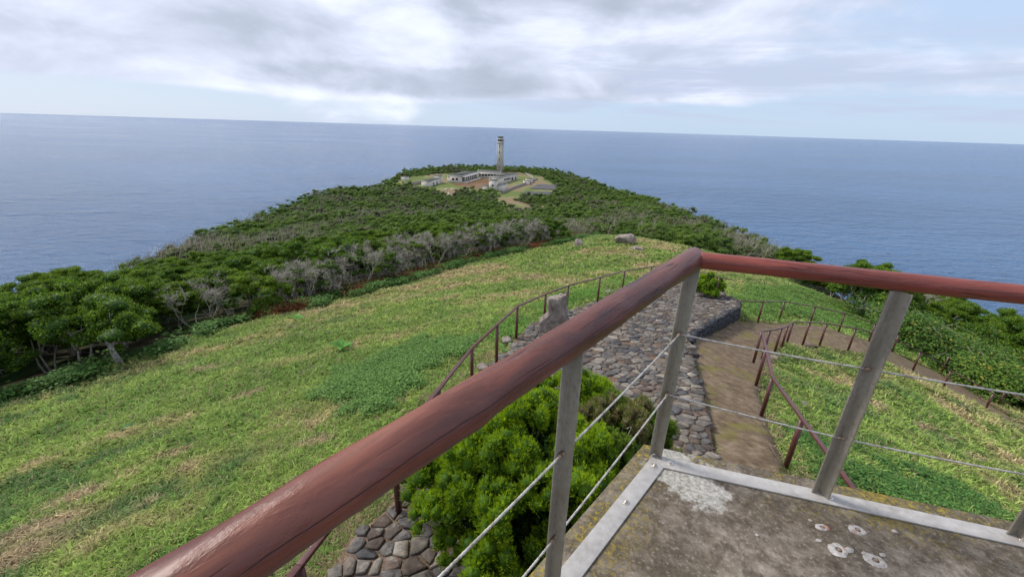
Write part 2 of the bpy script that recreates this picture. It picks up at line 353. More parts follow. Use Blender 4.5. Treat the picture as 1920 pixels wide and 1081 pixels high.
GALV,t=mat('galvanised_strip',0.55,0.4,metal=0.1); nz=t.noise(t.tc,30,5,0.7); ns=t.noise(t.tc,4,3); setc(t,t.mix(t.rng(ns,0.3,0.7,0,0.5),t.ramp(nz,[(0.3,(0.27,0.245,0.22)),(0.5,(0.34,0.32,0.295)),(0.7,(0.42,0.40,0.37))]),(0.46,0.44,0.42))); setr(t,t.rng(nz,0.3,0.7,0.35,0.6))
STEEL,t=mat('weathered_post_steel',0.55,0.4,metal=0.35); nz=t.noise(t.scale(t.tc,70,70,45),1,5,0.7); nl=t.noise(t.scale(t.tc,8,8,3),1,4,0.6); 
c=t.ramp(nz,[(0.25,(0.13,0.11,0.08)),(0.40,(0.27,0.24,0.185)),(0.68,(0.35,0.32,0.26))]); c=t.mix(t.rng(nl,0.5,0.7,0,0.5),c,(0.15,0.12,0.08)); setc(t,c); setn(t,t.bump(nz,0.25,0.002)); setr(t,t.rng(nz,0.3,0.7,0.42,0.7))
RUST,t=mat('rusty_fitting',0.7,0.4,metal=0.4); nz=t.noise(t.tc,120,4,0.7); setc(t,t.ramp(nz,[(0.35,(0.13,0.06,0.03)),(0.55,(0.33,0.25,0.18)),(0.7,(0.5,0.45,0.38))]))
CABLE,t=mat('steel_cable',0.45,0.5,metal=0.4); nz=t.noise(t.tc,40,4,0.7); setc(t,t.ramp(nz,[(0.35,(0.22,0.19,0.16)),(0.5,(0.44,0.41,0.37)),(0.7,(0.56,0.54,0.5))]))
BOLT,t=mat('bolt_steel',0.3,0.5,(0.55,0.5,0.45),0.8)
def wood(name,cols,rough,knot=0.6,crack=0.85,cracks=()):
    m,t=mat(name,rough,0.5); v=t.tc
    g=t.noise(t.scale(v,2.6,26,26),1,7,0.68,0.7); g2=t.noise(t.scale(v,1.1,7,7),1,5,0.6,0.9); pt=t.noise(t.scale(v,3,9,9),1,6,0.65,1.4); fine=t.noise(t.scale(v,14,120,120),1,3,0.7)
    wr=t.noise(t.scale(v,55,14,14),1,5,0.7,2.2)
    c=t.ramp(g2,[(0.30,cols[0]),(0.47,cols[1]),(0.62,cols[2]),(0.78,cols[3])])
    c=t.mix(t.rng(g,0.50,0.66,0,0.55),c,cols[0]); c=t.mix(t.rng(pt,0.58,0.7,0,knot),c,cols[4]); c=t.mix(t.rng(fine,0.62,0.75,0,0.35),c,cols[0])
    # worn spots down to raw wood
    ws=t.noise(t.scale(v,9,34,34),1,4,0.6); c=t.mix(t.rng(ws,0.765,0.785,0,0.85),c,(0.46,0.25,0.14))
    # long drying cracks
    cr=t.noise(t.scale(v,0.9,16,16),1.0,3,0.4,0.5); crk=t.rng(t.math('ABSOLUTE',t.math('SUBTRACT',cr,0.53)),0.002,0.014,1,0,True); crm=t.rng(t.noise(t.scale(v,2.4,5,5),1.3,2,0.5),0.50,0.56)
    sp=t.node('ShaderNodeSeparateXYZ',inp={0:v}).outputs; th=t.math('ARCTAN2',sp[2],sp[1]); wv=t.node('ShaderNodeCombineXYZ',inp={0:sp[0],1:0.0,2:0.0}).outputs[0]
    k=t.math('MULTIPLY',crk,crm)
    for q_,(th0,amp,wd_,sc_,thr) in enumerate(cracks):
        ln=t.math('ABSOLUTE',t.math('SUBTRACT',t.math('SUBTRACT',th,th0),t.math('MULTIPLY',t.math('SUBTRACT',t.noise(t.node('ShaderNodeVectorMath',operation='ADD',inp={0:wv,1:(q_*7.3,q_*1.7,0)}).outputs[0],sc_,5,0.6),0.5),amp)))
        pm=t.rng(t.noise(t.node('ShaderNodeVectorMath',operation='ADD',inp={0:wv,1:(q_*3.1+5,0,0)}).outputs[0],2.1,3,0.5),thr,thr+.05)
        k=t.math('MAXIMUM',k,t.math('MULTIPLY',t.rng(ln,wd_*.4,wd_,1,0,True),pm))
    c=t.mix(t.math('MULTIPLY',k,crack),c,(0.018,0.007,0.006)); setc(t,c)
    hgt=t.math('ADD',t.math('MULTIPLY',g,0.5),t.math('MULTIPLY',t.math('MULTIPLY',wr,t.rng(pt,0.45,0.62)),0.9)); hgt=t.math('SUBTRACT',hgt,t.math('MULTIPLY',k,1.6))
    setn(t,t.bump(hgt,0.6,0.0042)); setr(t,t.rng(g2,0.3,0.7,rough-0.05,rough+0.12)); return m
WOODL=wood('varnished_log_dark',[(0.058,0.017,0.012),(0.120,0.034,0.021),(0.185,0.054,0.030),(0.235,0.082,0.044),(0.040,0.016,0.018)],0.34,0.7,0.9,((0.30,.5,.026,2.6,.42),(0.95,.6,.018,3.2,.52),(-0.25,.5,.018,3.0,.48)))
WOODR=wood('varnished_log_red',[(0.11,0.022,0.014),(0.21,0.042,0.026),(0.28,0.062,0.035),(0.33,0.10,0.05),(0.10,0.028,0.022)],0.38,0.35,0.25)
PAINT,t=mat('brown_rail_paint',0.38,0.5); nz=t.noise(t.tc,18,5,0.7); c=t.ramp(nz,[(0.3,(0.055,0.018,0.015)),(0.55,(0.095,0.030,0.024)),(0.75,(0.14,0.05,0.038))]); c=t.mix(t.rng(t.noise(t.tc,30,3,0.7),0.70,0.74,0,0.8),c,(0.42,0.36,0.34)); setc(t,c); setn(t,t.bump(nz,0.2,0.003))
ROCK,t=mat('boulder_rock',0.95,0.1); nz=t.noise(t.tc,3.5,7,0.7); nf=t.noise(t.tc,20,4,0.7); c=t.ramp(nz,[(0.28,(0.10,0.08,0.07)),(0.5,(0.25,0.21,0.18)),(0.72,(0.44,0.38,0.33))]); c=t.mix(t.rng(nf,0.58,0.7,0,0.5),c,(0.40,0.37,0.32)); c=t.mix(t.rng(t.noise(t.tc,2.0,3),0.62,0.68,0,0.6),c,(0.24,0.10,0.05)); setc(t,c); setn(t,t.bump(t.math('ADD',nz,t.math('MULTIPLY',nf,0.3)),0.9,0.06))
DARKW,t=mat('dark_basalt_wall',0.9,0.2); vo=t.node('ShaderNodeTexVoronoi',feature='DISTANCE_TO_EDGE',inp={'Vector':t.tc,'Scale':4.5}).outputs['Distance']; nz=t.noise(t.tc,12,5,0.7)
c=t.ramp(nz,[(0.3,(0.018,0.018,0.022)),(0.55,(0.055,0.055,0.062)),(0.75,(0.12,0.12,0.125))]); c=t.mix(t.rng(vo,0.0,0.035,0.85,0),c,(0.008,0.008,0.008)); setc(t,c); setn(t,t.bump(t.math('ADD',t.rng(vo,0,0.08),t.math('MULTIPLY',nz,0.5)),1.0,0.05))
def m_ruin(name,a,b,stain):
    m,t=mat(name,0.9,0.1); st=t.noise(t.scale(t.tc,1.2,1.2,0.22),1.1,5,0.65); f=t.noise(t.tc,1.6,5,0.7)
    c=t.mix(f,a,b); c=t.mix(t.rng(st,0.50,0.72,0,0.75),c,stain); setc(t,c); return m
PLASTER=m_ruin('weathered_plaster',(0.56,0.52,0.46),(0.72,0.66,0.58),(0.30,0.275,0.24))
TOWERM=m_ruin('tower_concrete',(0.46,0.455,0.42),(0.60,0.59,0.54),(0.27,0.26,0.24))
ROOFM=m_ruin('mossy_flat_roof',(0.05,0.055,0.058),(0.11,0.11,0.10),(0.09,0.105,0.045))
DARK,t=mat('dark_opening',0.8,0.2,(0.015,0.015,0.017))
TRIM,t=mat('bare_concrete_trim',0.9,0.1,(0.50,0.48,0.45))
OLDW=m_ruin('old_stone_wall',(0.20,0.18,0.155),(0.33,0.30,0.26),(0.10,0.09,0.075))
GRAVEL,t=mat('dark_gravel_bed',0.95,0.1); nz=t.noise(t.tc,1.0,6,0.75); setc(t,t.ramp(nz,[(0.35,(0.05,0.05,0.055)),(0.6,(0.13,0.125,0.13)),(0.72,(0.16,0.17,0.09))]))
print('setup',round(time.time()-T0,1))
# ------------------------------------------------------------------ ground sheet (polar grid, fine near the viewpoint, down the cliffs and under the sea)
def lerp(a,b,t): return a[None]*(1-t[:,None])+b[None]*t[:,None]
def meadow_color(x,y):
    """green, olive and straw patches drawn out across the slope"""
    a=0.45; u=x*math.cos(a)+y*math.sin(a); v=-x*math.sin(a)+y*math.cos(a)
    n1=fbm(u*0.45,v*1.3,3.2,1,5); n2=fbm(u*0.6,v*1.2,1.1,2,4); n3=fbm(x,y,9,3,3); n2=n2*.6+.4*fbm(x,y,.45,8,3); n1=n1*.75+.25*fbm(x,y,.5,10,3)
    green=np.array([0.155,0.245,0.048]); lime=np.array([0.245,0.335,0.07]); olive=np.array([0.32,0.305,0.105]); straw=np.array([0.43,0.335,0.18]); dark=np.array([0.075,0.16,0.045])
    c=lerp(green,lime,np.clip((n2-0.42)/0.2,0,1))
    c=c+(olive[None]-c)*np.clip((n1-0.47)/0.14,0,1)[:,None]*0.8
    c=c+(straw[None]-c)*np.clip((n1*0.6+n2*0.4-0.545)/0.06,0,1)[:,None]*0.85
    c=c+(dark[None]-c)*np.clip((0.43-(n3*0.5+n2*0.5))/0.07,0,1)[:,None]*0.75
    for (px_,py_,rad,st) in SPOTS:
        du=(x-px_)*math.cos(a)+(y-py_)*math.sin(a); dv=-(x-px_)*math.sin(a)+(y-py_)*math.cos(a); w_=np.exp(-((du/(rad*2.2))**2+(dv/rad)**2))*st
        w_=np.clip(w_*1.6-(n2-.3)*.8,0,1); c=c+(np.array([0.42,0.31,0.19])[None]-c)*w_[:,None]*0.9
    return c
SPOTS=[(*hit(*q)[:2],r_,1.0) for q,r_ in [((90,985),.28),((150,930),.22),((10,1050),.3),((325,848),.14),((460,735),.18),((300,790),.12),((390,690),.2),((840,560),.3),((1000,520),.4),((1260,470),.5),((1190,480),.5),((770,560),.25),((590,830),.14),((1640,760),.2),((1730,800),.15),((1830,860),.15)]]
rr=np.concatenate([[0.3],np.geomspace(0.8,60,250),np.geomspace(61,480,170)[0:],np.geomspace(500,900,8)])
aa=np.concatenate([np.linspace(-62,62,560),np.linspace(62,298,90)[1:-1]])*math.pi/180
R_,A_=np.meshgrid(rr,aa,indexing='ij'); GX=(R_*np.sin(A_)).ravel(); GY=(R_*np.cos(A_)).ravel()
GZ=ground(GX,GY)
inM=inpoly(GX,GY,MEADOW); inP=inpoly(GX,GY,PATIO); inPa=inpoly(GX,GY,PATH); inC=inpoly(GX,GY,CLEAR)
near=np.hypot(GX,GY)<70
# small unevenness
GZ=GZ+np.where(near,(fbm(GX,GY,1.7,9,3)-0.5)*0.34,(fbm(GX,GY,8,9,3)-0.5)*1.0)*np.where(inP|inPa,0,1)
GZ=np.where(inP,np.minimum(GZ,patio_z(GX,GY)-0.16),GZ); GZ=np.where(inPa,top(GX,GY)-0.05,GZ)
plat=inpoly(GX,GY,[(0.9,1.9),(3.4,1.2),(3.0,-2.5),(-1.5,-2.5),(-0.9,0.0)])
GC=np.tile(np.array([0.045,0.042,0.022]),(len(GX),1)); 
fl=fbm(GX,GY,2.5,21,4); GC=GC+(np.array([0.035,0.075,0.02])-GC)*np.clip((fl-0.42)/0.15,0,1)[:,None]*0.9
mc=meadow_color(GX,GY)*0.62; GC=np.where(inM[:,None],mc,GC)
cl=fbm(GX*1.0,GY*0.6,14,31,5); cc_=np.tile(np.array([0.20,0.21,0.09]),(len(GX),1)); cc_=cc_+(np.array([0.23,0.155,0.105])-cc_)*np.clip((cl-0.50)/0.08,0,1)[:,None]*0.8; cc_=cc_+(np.array([0.11,0.15,0.04])-cc_)*np.clip((0.50-cl)/0.06,0,1)[:,None]*0.8
COURT=[hit(*p)[:2] for p in [(846,346),(880,336),(917,334),(917,358),(878,352)]]
ic=inpoly(GX,GY,COURT); cc_=np.where(ic[:,None],np.array([0.22,0.15,0.105])+(cl[:,None]-0.5)*0.25,cc_)
GC=np.where(inC[:,None],cc_,GC)
outl=(~inpoly(GX,GY,LAND))&(distpoly(GX,GY,LAND)>3); rk=fbm(GX,GY,9,41,5)
cliffc=lerp(np.array([0.10,0.07,0.045]),np.array([0.22,0.15,0.09]),rk); cliffc=cliffc+(np.array([0.06,0.10,0.03])-cliffc)*np.clip((fbm(GX,GY,14,43,4)-0.47)/0.08,0,1)[:,None]*0.8
GC=np.where(outl[:,None],cliffc,GC)
nr,na=len(rr),len(aa)
i=np.arange(nr-1)[:,None]*na; j=np.arange(na)[None]
F=np.stack([i+j,i+(j+1)%na,i+na+(j+1)%na,i+na+j],-1).reshape(-1,4)[:,::-1]
o=link('ground',mesh_np('ground',np.c_[GX,GY,GZ],[F],[GROUND],col=np.clip(GC,0,1),smooth=True)); tag(o,kind='structure')
# sea
rs=np.concatenate([[1.0],np.geomspace(120,120000,60)]); a2=np.linspace(0,2*np.pi,97)[:-1]
R2,A2=np.meshgrid(rs,a2,indexing='ij'); V=np.c_[(R2*np.sin(A2)).ravel(),(R2*np.cos(A2)).ravel(),np.full(R2.size,SEA_Z)]
i=np.arange(len(rs)-1)[:,None]*96; j=np.arange(96)[None]
o=link('sea',mesh_np('sea',V,[np.stack([i+j,i+96+j,i+96+(j+1)%96,i+(j+1)%96],-1).reshape(-1,4)],[SEA])); o.location.z=0; tag(o,kind='structure')

# ------------------------------------------------------------------ patio of basalt slabs
def clip_half(poly,p,n):
    out=[]
    for k in range(len(poly)):
        a=poly[k];b=poly[(k+1)%len(poly)]; da=(a-p)@n; db=(b-p)@n
        if da<=0: out.append(a)
        if (da<0<db) or (db<0<da): out.append(a+(b-a)*da/(da-db))
    return out
def build_paving():
    xs=[p[0] for p in PATIO]; ys=[p[1] for p in PATIO]
    pts=[]; tries=0
    while tries<36000:
        tries+=1; x=random.uniform(min(xs)-.5,max(xs)+.5); y=random.uniform(min(ys)-.5,max(ys)+.5)
        rad=(random.choice([.11,.17,.22,.28])+0.06*vnoise(x,y,0.9,77))*(0.55 if y<4.4 else .72 if y<6 else .95)
        if all((x-a)**2+(y-b)**2>rad*rad for a,b in pts[-4000:]): pts.append((x,y))
    P=np.array(pts); parts=[]; cols=[(0.13,0.118,0.108),(0.155,0.14,0.125),(0.22,0.192,0.160),(0.092,0.088,0.088),(0.185,0.152,0.122),(0.29,0.25,0.20),(0.15,0.112,0.088)]
    ins=inpoly(P[:,0],P[:,1],PATIO)
    for k in np.where(ins)[0]:
        c=P[k]; d=((P-c)**2).sum(1); nb=np.argsort(d)[1:16]
        poly=[c+np.array([math.cos(t),math.sin(t)])*0.5 for t in np.linspace(0,2*math.pi,13)[:-1]]
        for q in nb:
            n=P[q]-c; L=np.linalg.norm(n); n=n/L; poly=clip_half(poly,c+n*(L/2-random.uniform(0.004,0.014)),n)
            if len(poly)<3: break
        if len(poly)<3: continue
        if random.random()<0.05: continue
        poly=np.array(poly); ctr=poly.mean(0)
        # subdivide outline, roughen
        Q=[]
        for a in range(len(poly)):
            p,q=poly[a],poly[(a+1)%len(poly)]; L=np.linalg.norm(q-p); m=max(1,int(L/0.09))
            for s in range(m): Q.append(p+(q-p)*s/m)
        Q=np.array(Q); rv=Q-ctr
        Q=ctr+rv*(1+(np.random.rand(len(Q),1)-0.62)*0.17)
        n=len(Q); z0=patio_z(Q[:,0],Q[:,1]); lift=random.uniform(-0.004,0.018); tx,ty=random.gauss(0,0.03),random.gauss(0,0.03)
        def ring(s,h,nz=0.004): 
            q=ctr+(Q-ctr)*s; return np.c_[q,patio_z(q[:,0],q[:,1])+h+lift+(q[:,0]-ctr[0])*tx+(q[:,1]-ctr[1])*ty+np.random.randn(n)*nz]
        V=np.vstack([ring(1.0,-0.10,0),ring(0.99,-0.004,0.004),ring(0.955,0.007,0.005),ring(0.62,0.010,0.008),ring(0.3,0.02,0.006),np.array([[ctr[0],ctr[1],patio_z(*ctr)+0.02+lift]])])
        F=[]; 
        for r in range(4):
            for a in range(n): F.append([r*n+a,r*n+(a+1)%n,(r+1)*n+(a+1)%n,(r+1)*n+a])
        T=[[4*n+a,4*n+(a+1)%n,5*n] for a in range(n)]
        cc=np.array(random.choice(cols))*random.uniform(0.75,1.3)
        parts.append((V,[np.array(F),np.array(T)],cc))
    v,f,c=merge(parts); print('stones',len(parts))
    o=link('stone_paving',mesh_np('stone_paving',v,f,[STONE],col=c)); tag(o,kind='structure')
build_paving()
def sheet(name,poly,zf,step,matl,skirt=0.3,col=None):
    poly=[Vector((p[0],p[1])) for p in poly]; B=[]
    for k in range(len(poly)):
        a,b=poly[k],poly[(k+1)%len(poly)]; m=max(1,int((b-a).length/step))
        for s in range(m): B.append(a+(b-a)*s/m)
    xs=[p.x for p in B]; ys=[p.y for p in B]
    g=[(x,y) for x in np.arange(min(xs),max(xs),step) for y in np.arange(min(ys),max(ys),step)]
    g=np.array(g); pl=[(p.x,p.y) for p in B]
    k=inpoly(g[:,0],g[:,1],pl)&(distpoly(g[:,0],g[:,1],pl)>step*0.5); g=g[k]+np.random.uniform(-.2,.2,(k.sum(),2))*step
    pts=B+[Vector(p) for p in g]; e=[(a,(a+1)%len(B)) for a in range(len(B))]
    vo,ed,fa,*_=geometry.delaunay_2d_cdt(pts,e,[],1,1e-5)
    P=np.array([(p.x,p.y) for p in vo]); Z=zf(P[:,0],P[:,1]); V=np.c_[P,Z]; tri=np.array([f for f in fa if len(f)==3])
    a_=P[tri]; ar=(a_[:,1,0]-a_[:,0,0])*(a_[:,2,1]-a_[:,0,1])-(a_[:,1,1]-a_[:,0,1])*(a_[:,2,0]-a_[:,0,0]); tri[ar<0]=tri[ar<0][:,::-1]
    from collections import Counter
    ec=Counter(); dr={}
    for t in tri:
        for q in range(3): a,b=int(t[q]),int(t[(q+1)%3]); ec[(min(a,b),max(a,b))]+=1; dr[(min(a,b),max(a,b))]=(a,b)
    be=[dr[k2] for k2,v2 in ec.items() if v2==1]; n=len(V); V2=V.copy(); V2[:,2]-=skirt
    Q=np.array([[b,a,a+n,b+n] for a,b in be])
    cc=np.ones((2*n,3)) if col is None else np.vstack([col(V),col(V)])
    o=link(name,mesh_np(name,np.vstack([V,V2]),[tri,Q],[matl],col=cc)); return o
tag(sheet('soil_bed',PATIO,lambda x,y:patio_z(x,y)-0.010+(fbm(x,y,0.3,4,2)-0.5)*0.035,0.25,SOIL,0.6),kind='structure')
tag(sheet('path',PATH,lambda x,y:top(x,y)+0.02+(fbm(x,y,0.9,14,3)-0.5)*0.07,0.16,PATHM,0.12),kind='structure')
# low dark retaining wall round the planter end of the patio
wp=[hp(1385,563),hp(1384,575),hp(1345,596),hp(1301,623),hp(1293,640)]; wp=[np.array(p[:2]) for p in wp]
def strip_wall(name,pts,th,ztop,zbot,matl,jit=0.02,step=0.22):
    L=[];
    for a,b in zip(pts[:-1],pts[1:]):
        m=max(1,int(np.linalg.norm(np.array(b)-a)/step)); L+=[np.array(a)+(np.array(b)-a)*s/m for s in range(m)]
    L.append(np.array(pts[-1])); L=np.array(L); T=np.gradient(L,axis=0); T/=np.linalg.norm(T,axis=1)[:,None]; N=np.c_[-T[:,1],T[:,0]]
    zt=ztop(L[:,0],L[:,1]); zb=zbot(L[:,0],L[:,1]); n=len(L); rows=[]
    for s,zf in [(1,0),(1,0.5),(1,1),(-1,1),(-1,0.5),(-1,0)]:
        q=L+N*s*th/2*(1.0 if zf<1 else 0.9); j=np.random.randn(n,3)*jit; rows.append(np.c_[q,zb+(zt-zb)*zf]+j)
    V=np.vstack(rows); F=[]
    for r in range(5):
        for k in range(n-1): F.append([r*n+k,r*n+k+1,(r+1)*n+k+1,(r+1)*n+k])
    caps=np.array([[r*n for r in range(6)][::-1],[r*n+n-1 for r in range(6)]])
    return link(name,mesh_np(name,V,[np.array(F),caps],[matl]))
o=strip_wall('retaining_wall',wp,0.20,lambda x,y:patio_z(x,y)+0.015,lambda x,y:top(x,y)-0.25,DARKW)
tag(o,'low dark basalt retaining wall at the right end of the stone patio','wall')

# ------------------------------------------------------------------ lookout platform, posts, logs, cables
PZ=-1.52
Bp=np.array([0.742,1.618]); Du=np.array([-.665,-.747]); Dv=np.array([.965,-.262]); Du/=np.linalg.norm(Du); Dv/=np.linalg.norm(Dv)
Nu=np.array([Du[1],-Du[0]])  # outward (left) of left side
if Nu@np.array([-1,.9])<0: Nu=-Nu
Nv=np.array([Dv[1],-Dv[0]]); 
if Nv@np.array([0,1])<0: Nv=-Nv
def corner(off):  # meeting point of both sides moved outwards by off
    A=np.array([Nu,Nv]); b=np.array([Nu@Bp+off,Nv@Bp+off]); return np.linalg.solve(A,b)
c0=corner(0.085)
Lf=c0+Du*3.6; Rf=c0+Dv*3.4; Lb=Lf+np.array([0.9,-1.2]); Rb=Rf+np.array([-0.9,-2.4])
outline=[tuple(c0),tuple(Lf),tuple(Lb),tuple(Rb),tuple(Rf)]
area=sum(outline[k][0]*outline[(k+1)%5][1]-outline[(k+1)%5][0]*outline[k][1] for k in range(5))
if area<0: outline=outline[::-1]
ed_=lambda V: np.c_[np.clip(1-(np.minimum(distpoly(V[:,0],V[:,1],[tuple(Lf),tuple(c0)],False),distpoly(V[:,0],V[:,1],[tuple(c0),tuple(Rf)],False)))/0.33,0,1),
    np.clip(1-distpoly(V[:,0],V[:,1],[tuple(c0+Dv*.19+Du*.12),tuple(c0+Dv*.33+Du*.22)],False)/0.26,0,1),np.zeros(len(V))]
root=empty('lookout_platform',(0,0,0)); tag(root,'brown lichen-stained concrete lookout platform edged with pale metal strips','platform')
sl=sheet('deck_slab',outline,lambda x,y:x*0+PZ,0.05,SLAB,0.16,col=ed_); sl.parent=root
ctr=np.mean(outline,axis=0); inner=[tuple(ctr+(np.array(p)-ctr)*0.93) for p in outline]
M([prism(inner,-5.2,PZ-0.158)],'base_wall',[DARKW],root)
def strip(name,p0,d,n,L,wd,th):
    # flat bar lying inside the outer edge line p0 + d*t, width wd inward (-n)
    q=[p0,p0+d*L,p0+d*L-n*wd,p0-n*wd]; a=sum(q[k][0]*q[(k+1)%4][1]-q[(k+1)%4][0]*q[k][1] for k in range(4))
    if a<0: q=q[::-1]
    return q
e0=corner(0.015); e1=corner(-0.060)
qa=[e0,e0+Du*3.2,e1+Du*3.2,e1]; qb=[e0,e1,e1+Dv*3.2,e0+Dv*3.2]
def ccw(q):
    a=sum(q[k][0]*q[(k+1)%len(q)][1]-q[(k+1)%len(q)][0]*q[k][1] for k in range(len(q))); return q if a>0 else q[::-1]
M([prism(ccw(qa),PZ+0.001,PZ+0.009)],'edge_strip',[GALV],root,bevel=0.0015)
M([prism(ccw(qb),PZ+0.0012,PZ+0.0093)],'edge_strip',[GALV],root,bevel=0.0015)
def bolt(p):
    a=np.linspace(0,2*np.pi,17)[:-1]
    W1=prism(np.c_[p[0]+np.cos(a)*.0155,p[1]+np.sin(a)*.0155],PZ+.009,PZ+.012)
    h=np.linspace(0,2*np.pi,7)[:-1]+random.random(); H1=prism(np.c_[p[0]+np.cos(h)*.0085,p[1]+np.sin(h)*.0085],PZ+.012,PZ+.019); S1=prism(np.c_[p[0]+np.cos(h)*.0045,p[1]+np.sin(h)*.0045],PZ+.019,PZ+.023)
    M([W1,H1,S1],'bolt',[BOLT],root,bevel=0.001)
em=corner(-0.022)
for p in [em+Du*.045,em+Dv*.055,em+Du*.335,em+Dv*.735,em+Dv*1.425,em+Du*.82]: bolt(p)
# raw mortar rings where older posts were cut off
for (px,py,r,hole) in [(1541,988,.026,1),(1607,993,.030,1),(1571,1030,.034,1),(1640,1050,.036,1),(1592,1031,.018,0),(1519,975,.008,0),(1535,1013,.011,0),(1655,1040,.012,0),(1420,1003,.007,0),(1678,996,.011,0),(1620,1037,.010,0)]:
    q=ray(px,py)*PZ/ray(px,py)[2]; a=np.linspace(0,2*np.pi,25)[:-1]; el=random.uniform(.7,1.0); ro=random.random()*3; wob=1+0.10*np.sin(a*2+ro)+0.05*np.sin(a*5+ro*2)+0.03*np.random.randn(24)
    ox=np.cos(a)*r*wob; oy=np.sin(a)*r*el*wob; hx=np.cos(a)*r*.42; hy=np.sin(a)*r*.42*el; off=r*0.12
    if hole:
        V=np.vstack([np.c_[q[0]+ox,q[1]+oy,np.full(24,PZ+.0006)],np.c_[q[0]+ox*.8,q[1]+oy*.8,np.full(24,PZ+.004)],np.c_[q[0]+hx+off,q[1]+hy,np.full(24,PZ+.0045)],np.c_[q[0]+hx*.8+off,q[1]+hy*.8,np.full(24,PZ+.0008)]])
        F=[[k2*24+k,k2*24+(k+1)%24,(k2+1)*24+(k+1)%24,(k2+1)*24+k] for k2 in range(3) for k in range(24)]
        mo=link('mortar_ring',mesh_np('mortar_ring',V,[np.array(F)],[MORTAR]),root)
        st=np.c_[q[0]+off+np.cos(a)*r*.2,q[1]+np.sin(a)*r*.2]; M([prism(st,PZ+.0005,PZ+.003)],'post_stub',[RUST],mo)
    else:
        M([prism(np.c_[q[0]+ox,q[1]+oy],PZ+.0005,PZ+.003)],'mortar_patch',[MORTAR],root)
# posts: steel T / angle bars
def lpost(p,e1_,e2_,w1,w2,th,z0,z1):
    """angle bar: web along e1 (w1) and flange along e2 (w2) from p"""
    e1_=e1_/np.linalg.norm(e1_); e2_=e2_/np.linalg.norm(e2_)
    P=[p,p+e1_*w1,p+e1_*w1+e2_*th,p+e1_*th+e2_*th,p+e1_*th+e2_*w2,p+e2_*w2]
    return prism(ccw([np.array(q) for q in P]),z0,z1)
rail=empty('lookout_railing',(Bp[0],Bp[1],PZ)); tag(rail,'thick varnished red-brown log handrail on steel posts with cables in the foreground','railing')
def kid(parts,name,mats,**k):
    o=M(parts,name,mats,None,**k); o.parent=rail; o.matrix_parent_inverse=Matrix.Translation(Vector((-Bp[0],-Bp[1],-PZ))); return o
inw=-(Nu+Nv); inw/=np.linalg.norm(inw)
zt=-0.50
RU=lambda t:-0.487-0.034*t   # log centre height along the left side
pB=Bp.copy(); pC=np.array([0.167,0.968]); pD=np.array([1.427,1.421]); pE=np.array([2.112,1.232]); pF=pC+Du*.86
bars=[]
def post(p,ea,eb,zt_,wa=.05,wb=.05):
    q=kid([lpost(p-(ea*wa+eb*wb)*0.33,ea,eb,wa,wb,.007,PZ+.009,zt_)],'post',[STEEL],bevel=0.0022); return q
vd=lambda g_:np.array([math.cos(math.radians(g_)),math.sin(math.radians(g_))])
post(pB+np.array([.0,.012]),vd(305),vd(215),RU(0)-.025,.049,.040)
post(pC,vd(320),vd(230),RU(.85)-.025,.045,.037)
post(pD,vd(285),vd(195),-.521,.054,.042)
post(pE,vd(275),vd(185),-.521,.054,.042)
post(pF,Du*-1,Nu*-1,RU(1.7)-.02,.044,.036)
# logs
def log(name,a,b,r0,r1,matl,seed,lump):
    a=Vector(a); b=Vector(b); L=(b-a).length; n=int(L/0.012); S=48; r=np.random.default_rng(seed)
    xs=np.linspace(0,L,n); th=np.arange(S)*2*np.pi/S; X_,T_=np.meshgrid(xs,th,indexing='ij'); rad=r0+(r1-r0)*X_/L
    rad=rad*(1+lump*0.022*np.sin(X_*9+T_*2+seed)+lump*0.018*np.sin(X_*21+3*T_)+lump*0.03*(fbm(X_*1.0,np.sin(T_)*.3+np.cos(T_)*.17,0.13,seed,4)-.5)*2)
    # knots
    for k in range(int(L*5*lump)):
        x0=r.uniform(0,L); t0=r.uniform(-2.2,1.2); dt=(T_-t0+np.pi)%(2*np.pi)-np.pi; rad+=0.0035*lump*np.exp(-((X_-x0)/0.035)**2-(dt/0.4)**2)*r.choice([1,1,-1.0])
    # flattened underside seam
    V=np.stack([X_,rad*np.cos(T_),rad*np.sin(T_)],-1).reshape(-1,3); V[:,1]+=0.004*lump*np.sin(V[:,0]*3.1+seed); V[:,2]+=0.003*lump*np.sin(V[:,0]*4.3+1)
    i=np.arange(n-1)[:,None]*S; j=np.arange(S)[None]; F=np.stack([i+j,i+(j+1)%S,i+S+(j+1)%S,i+S+j],-1).reshape(-1,4)
    V=np.vstack([V,[[0-0.0,0,0],[L,0,0]]]); m=len(V)-2
    T=np.array([[m,(k+1)%S,k] for k in range(S)]+[[m+1,(n-1)*S+k,(n-1)*S+(k+1)%S] for k in range(S)])
    o=link(name,mesh_np(name,V,[F,T],[matl],smooth=True)); d=(b-a).normalized()
    o.matrix_world=Matrix.Translation(a)@d.to_track_quat('X','Z').to_matrix().to_4x4()
    o.parent=rail; o.matrix_parent_inverse=Matrix.Translation(Vector((-Bp[0],-Bp[1],-PZ))); return o
a3=np.array([pB[0]-.004,pB[1]+.006,RU(0)]); b3=np.array([*(pB+Du*2.15),RU(2.15)])
ov=-Du*0.035
lg=log('handrail_log',(a3[0]+ov[0],a3[1]+ov[1],a3[2]),b3,.0465,.0475,WOODL,3,1.15)
vE=pB+Dv*3.1
lg2=log('handrail_log',(a3[0]+Dv[0]*.02,a3[1]+Dv[1]*.02,a3[2]+.004),(vE[0],vE[1],-0.497),.0335,.036,WOODR,11,0.45)
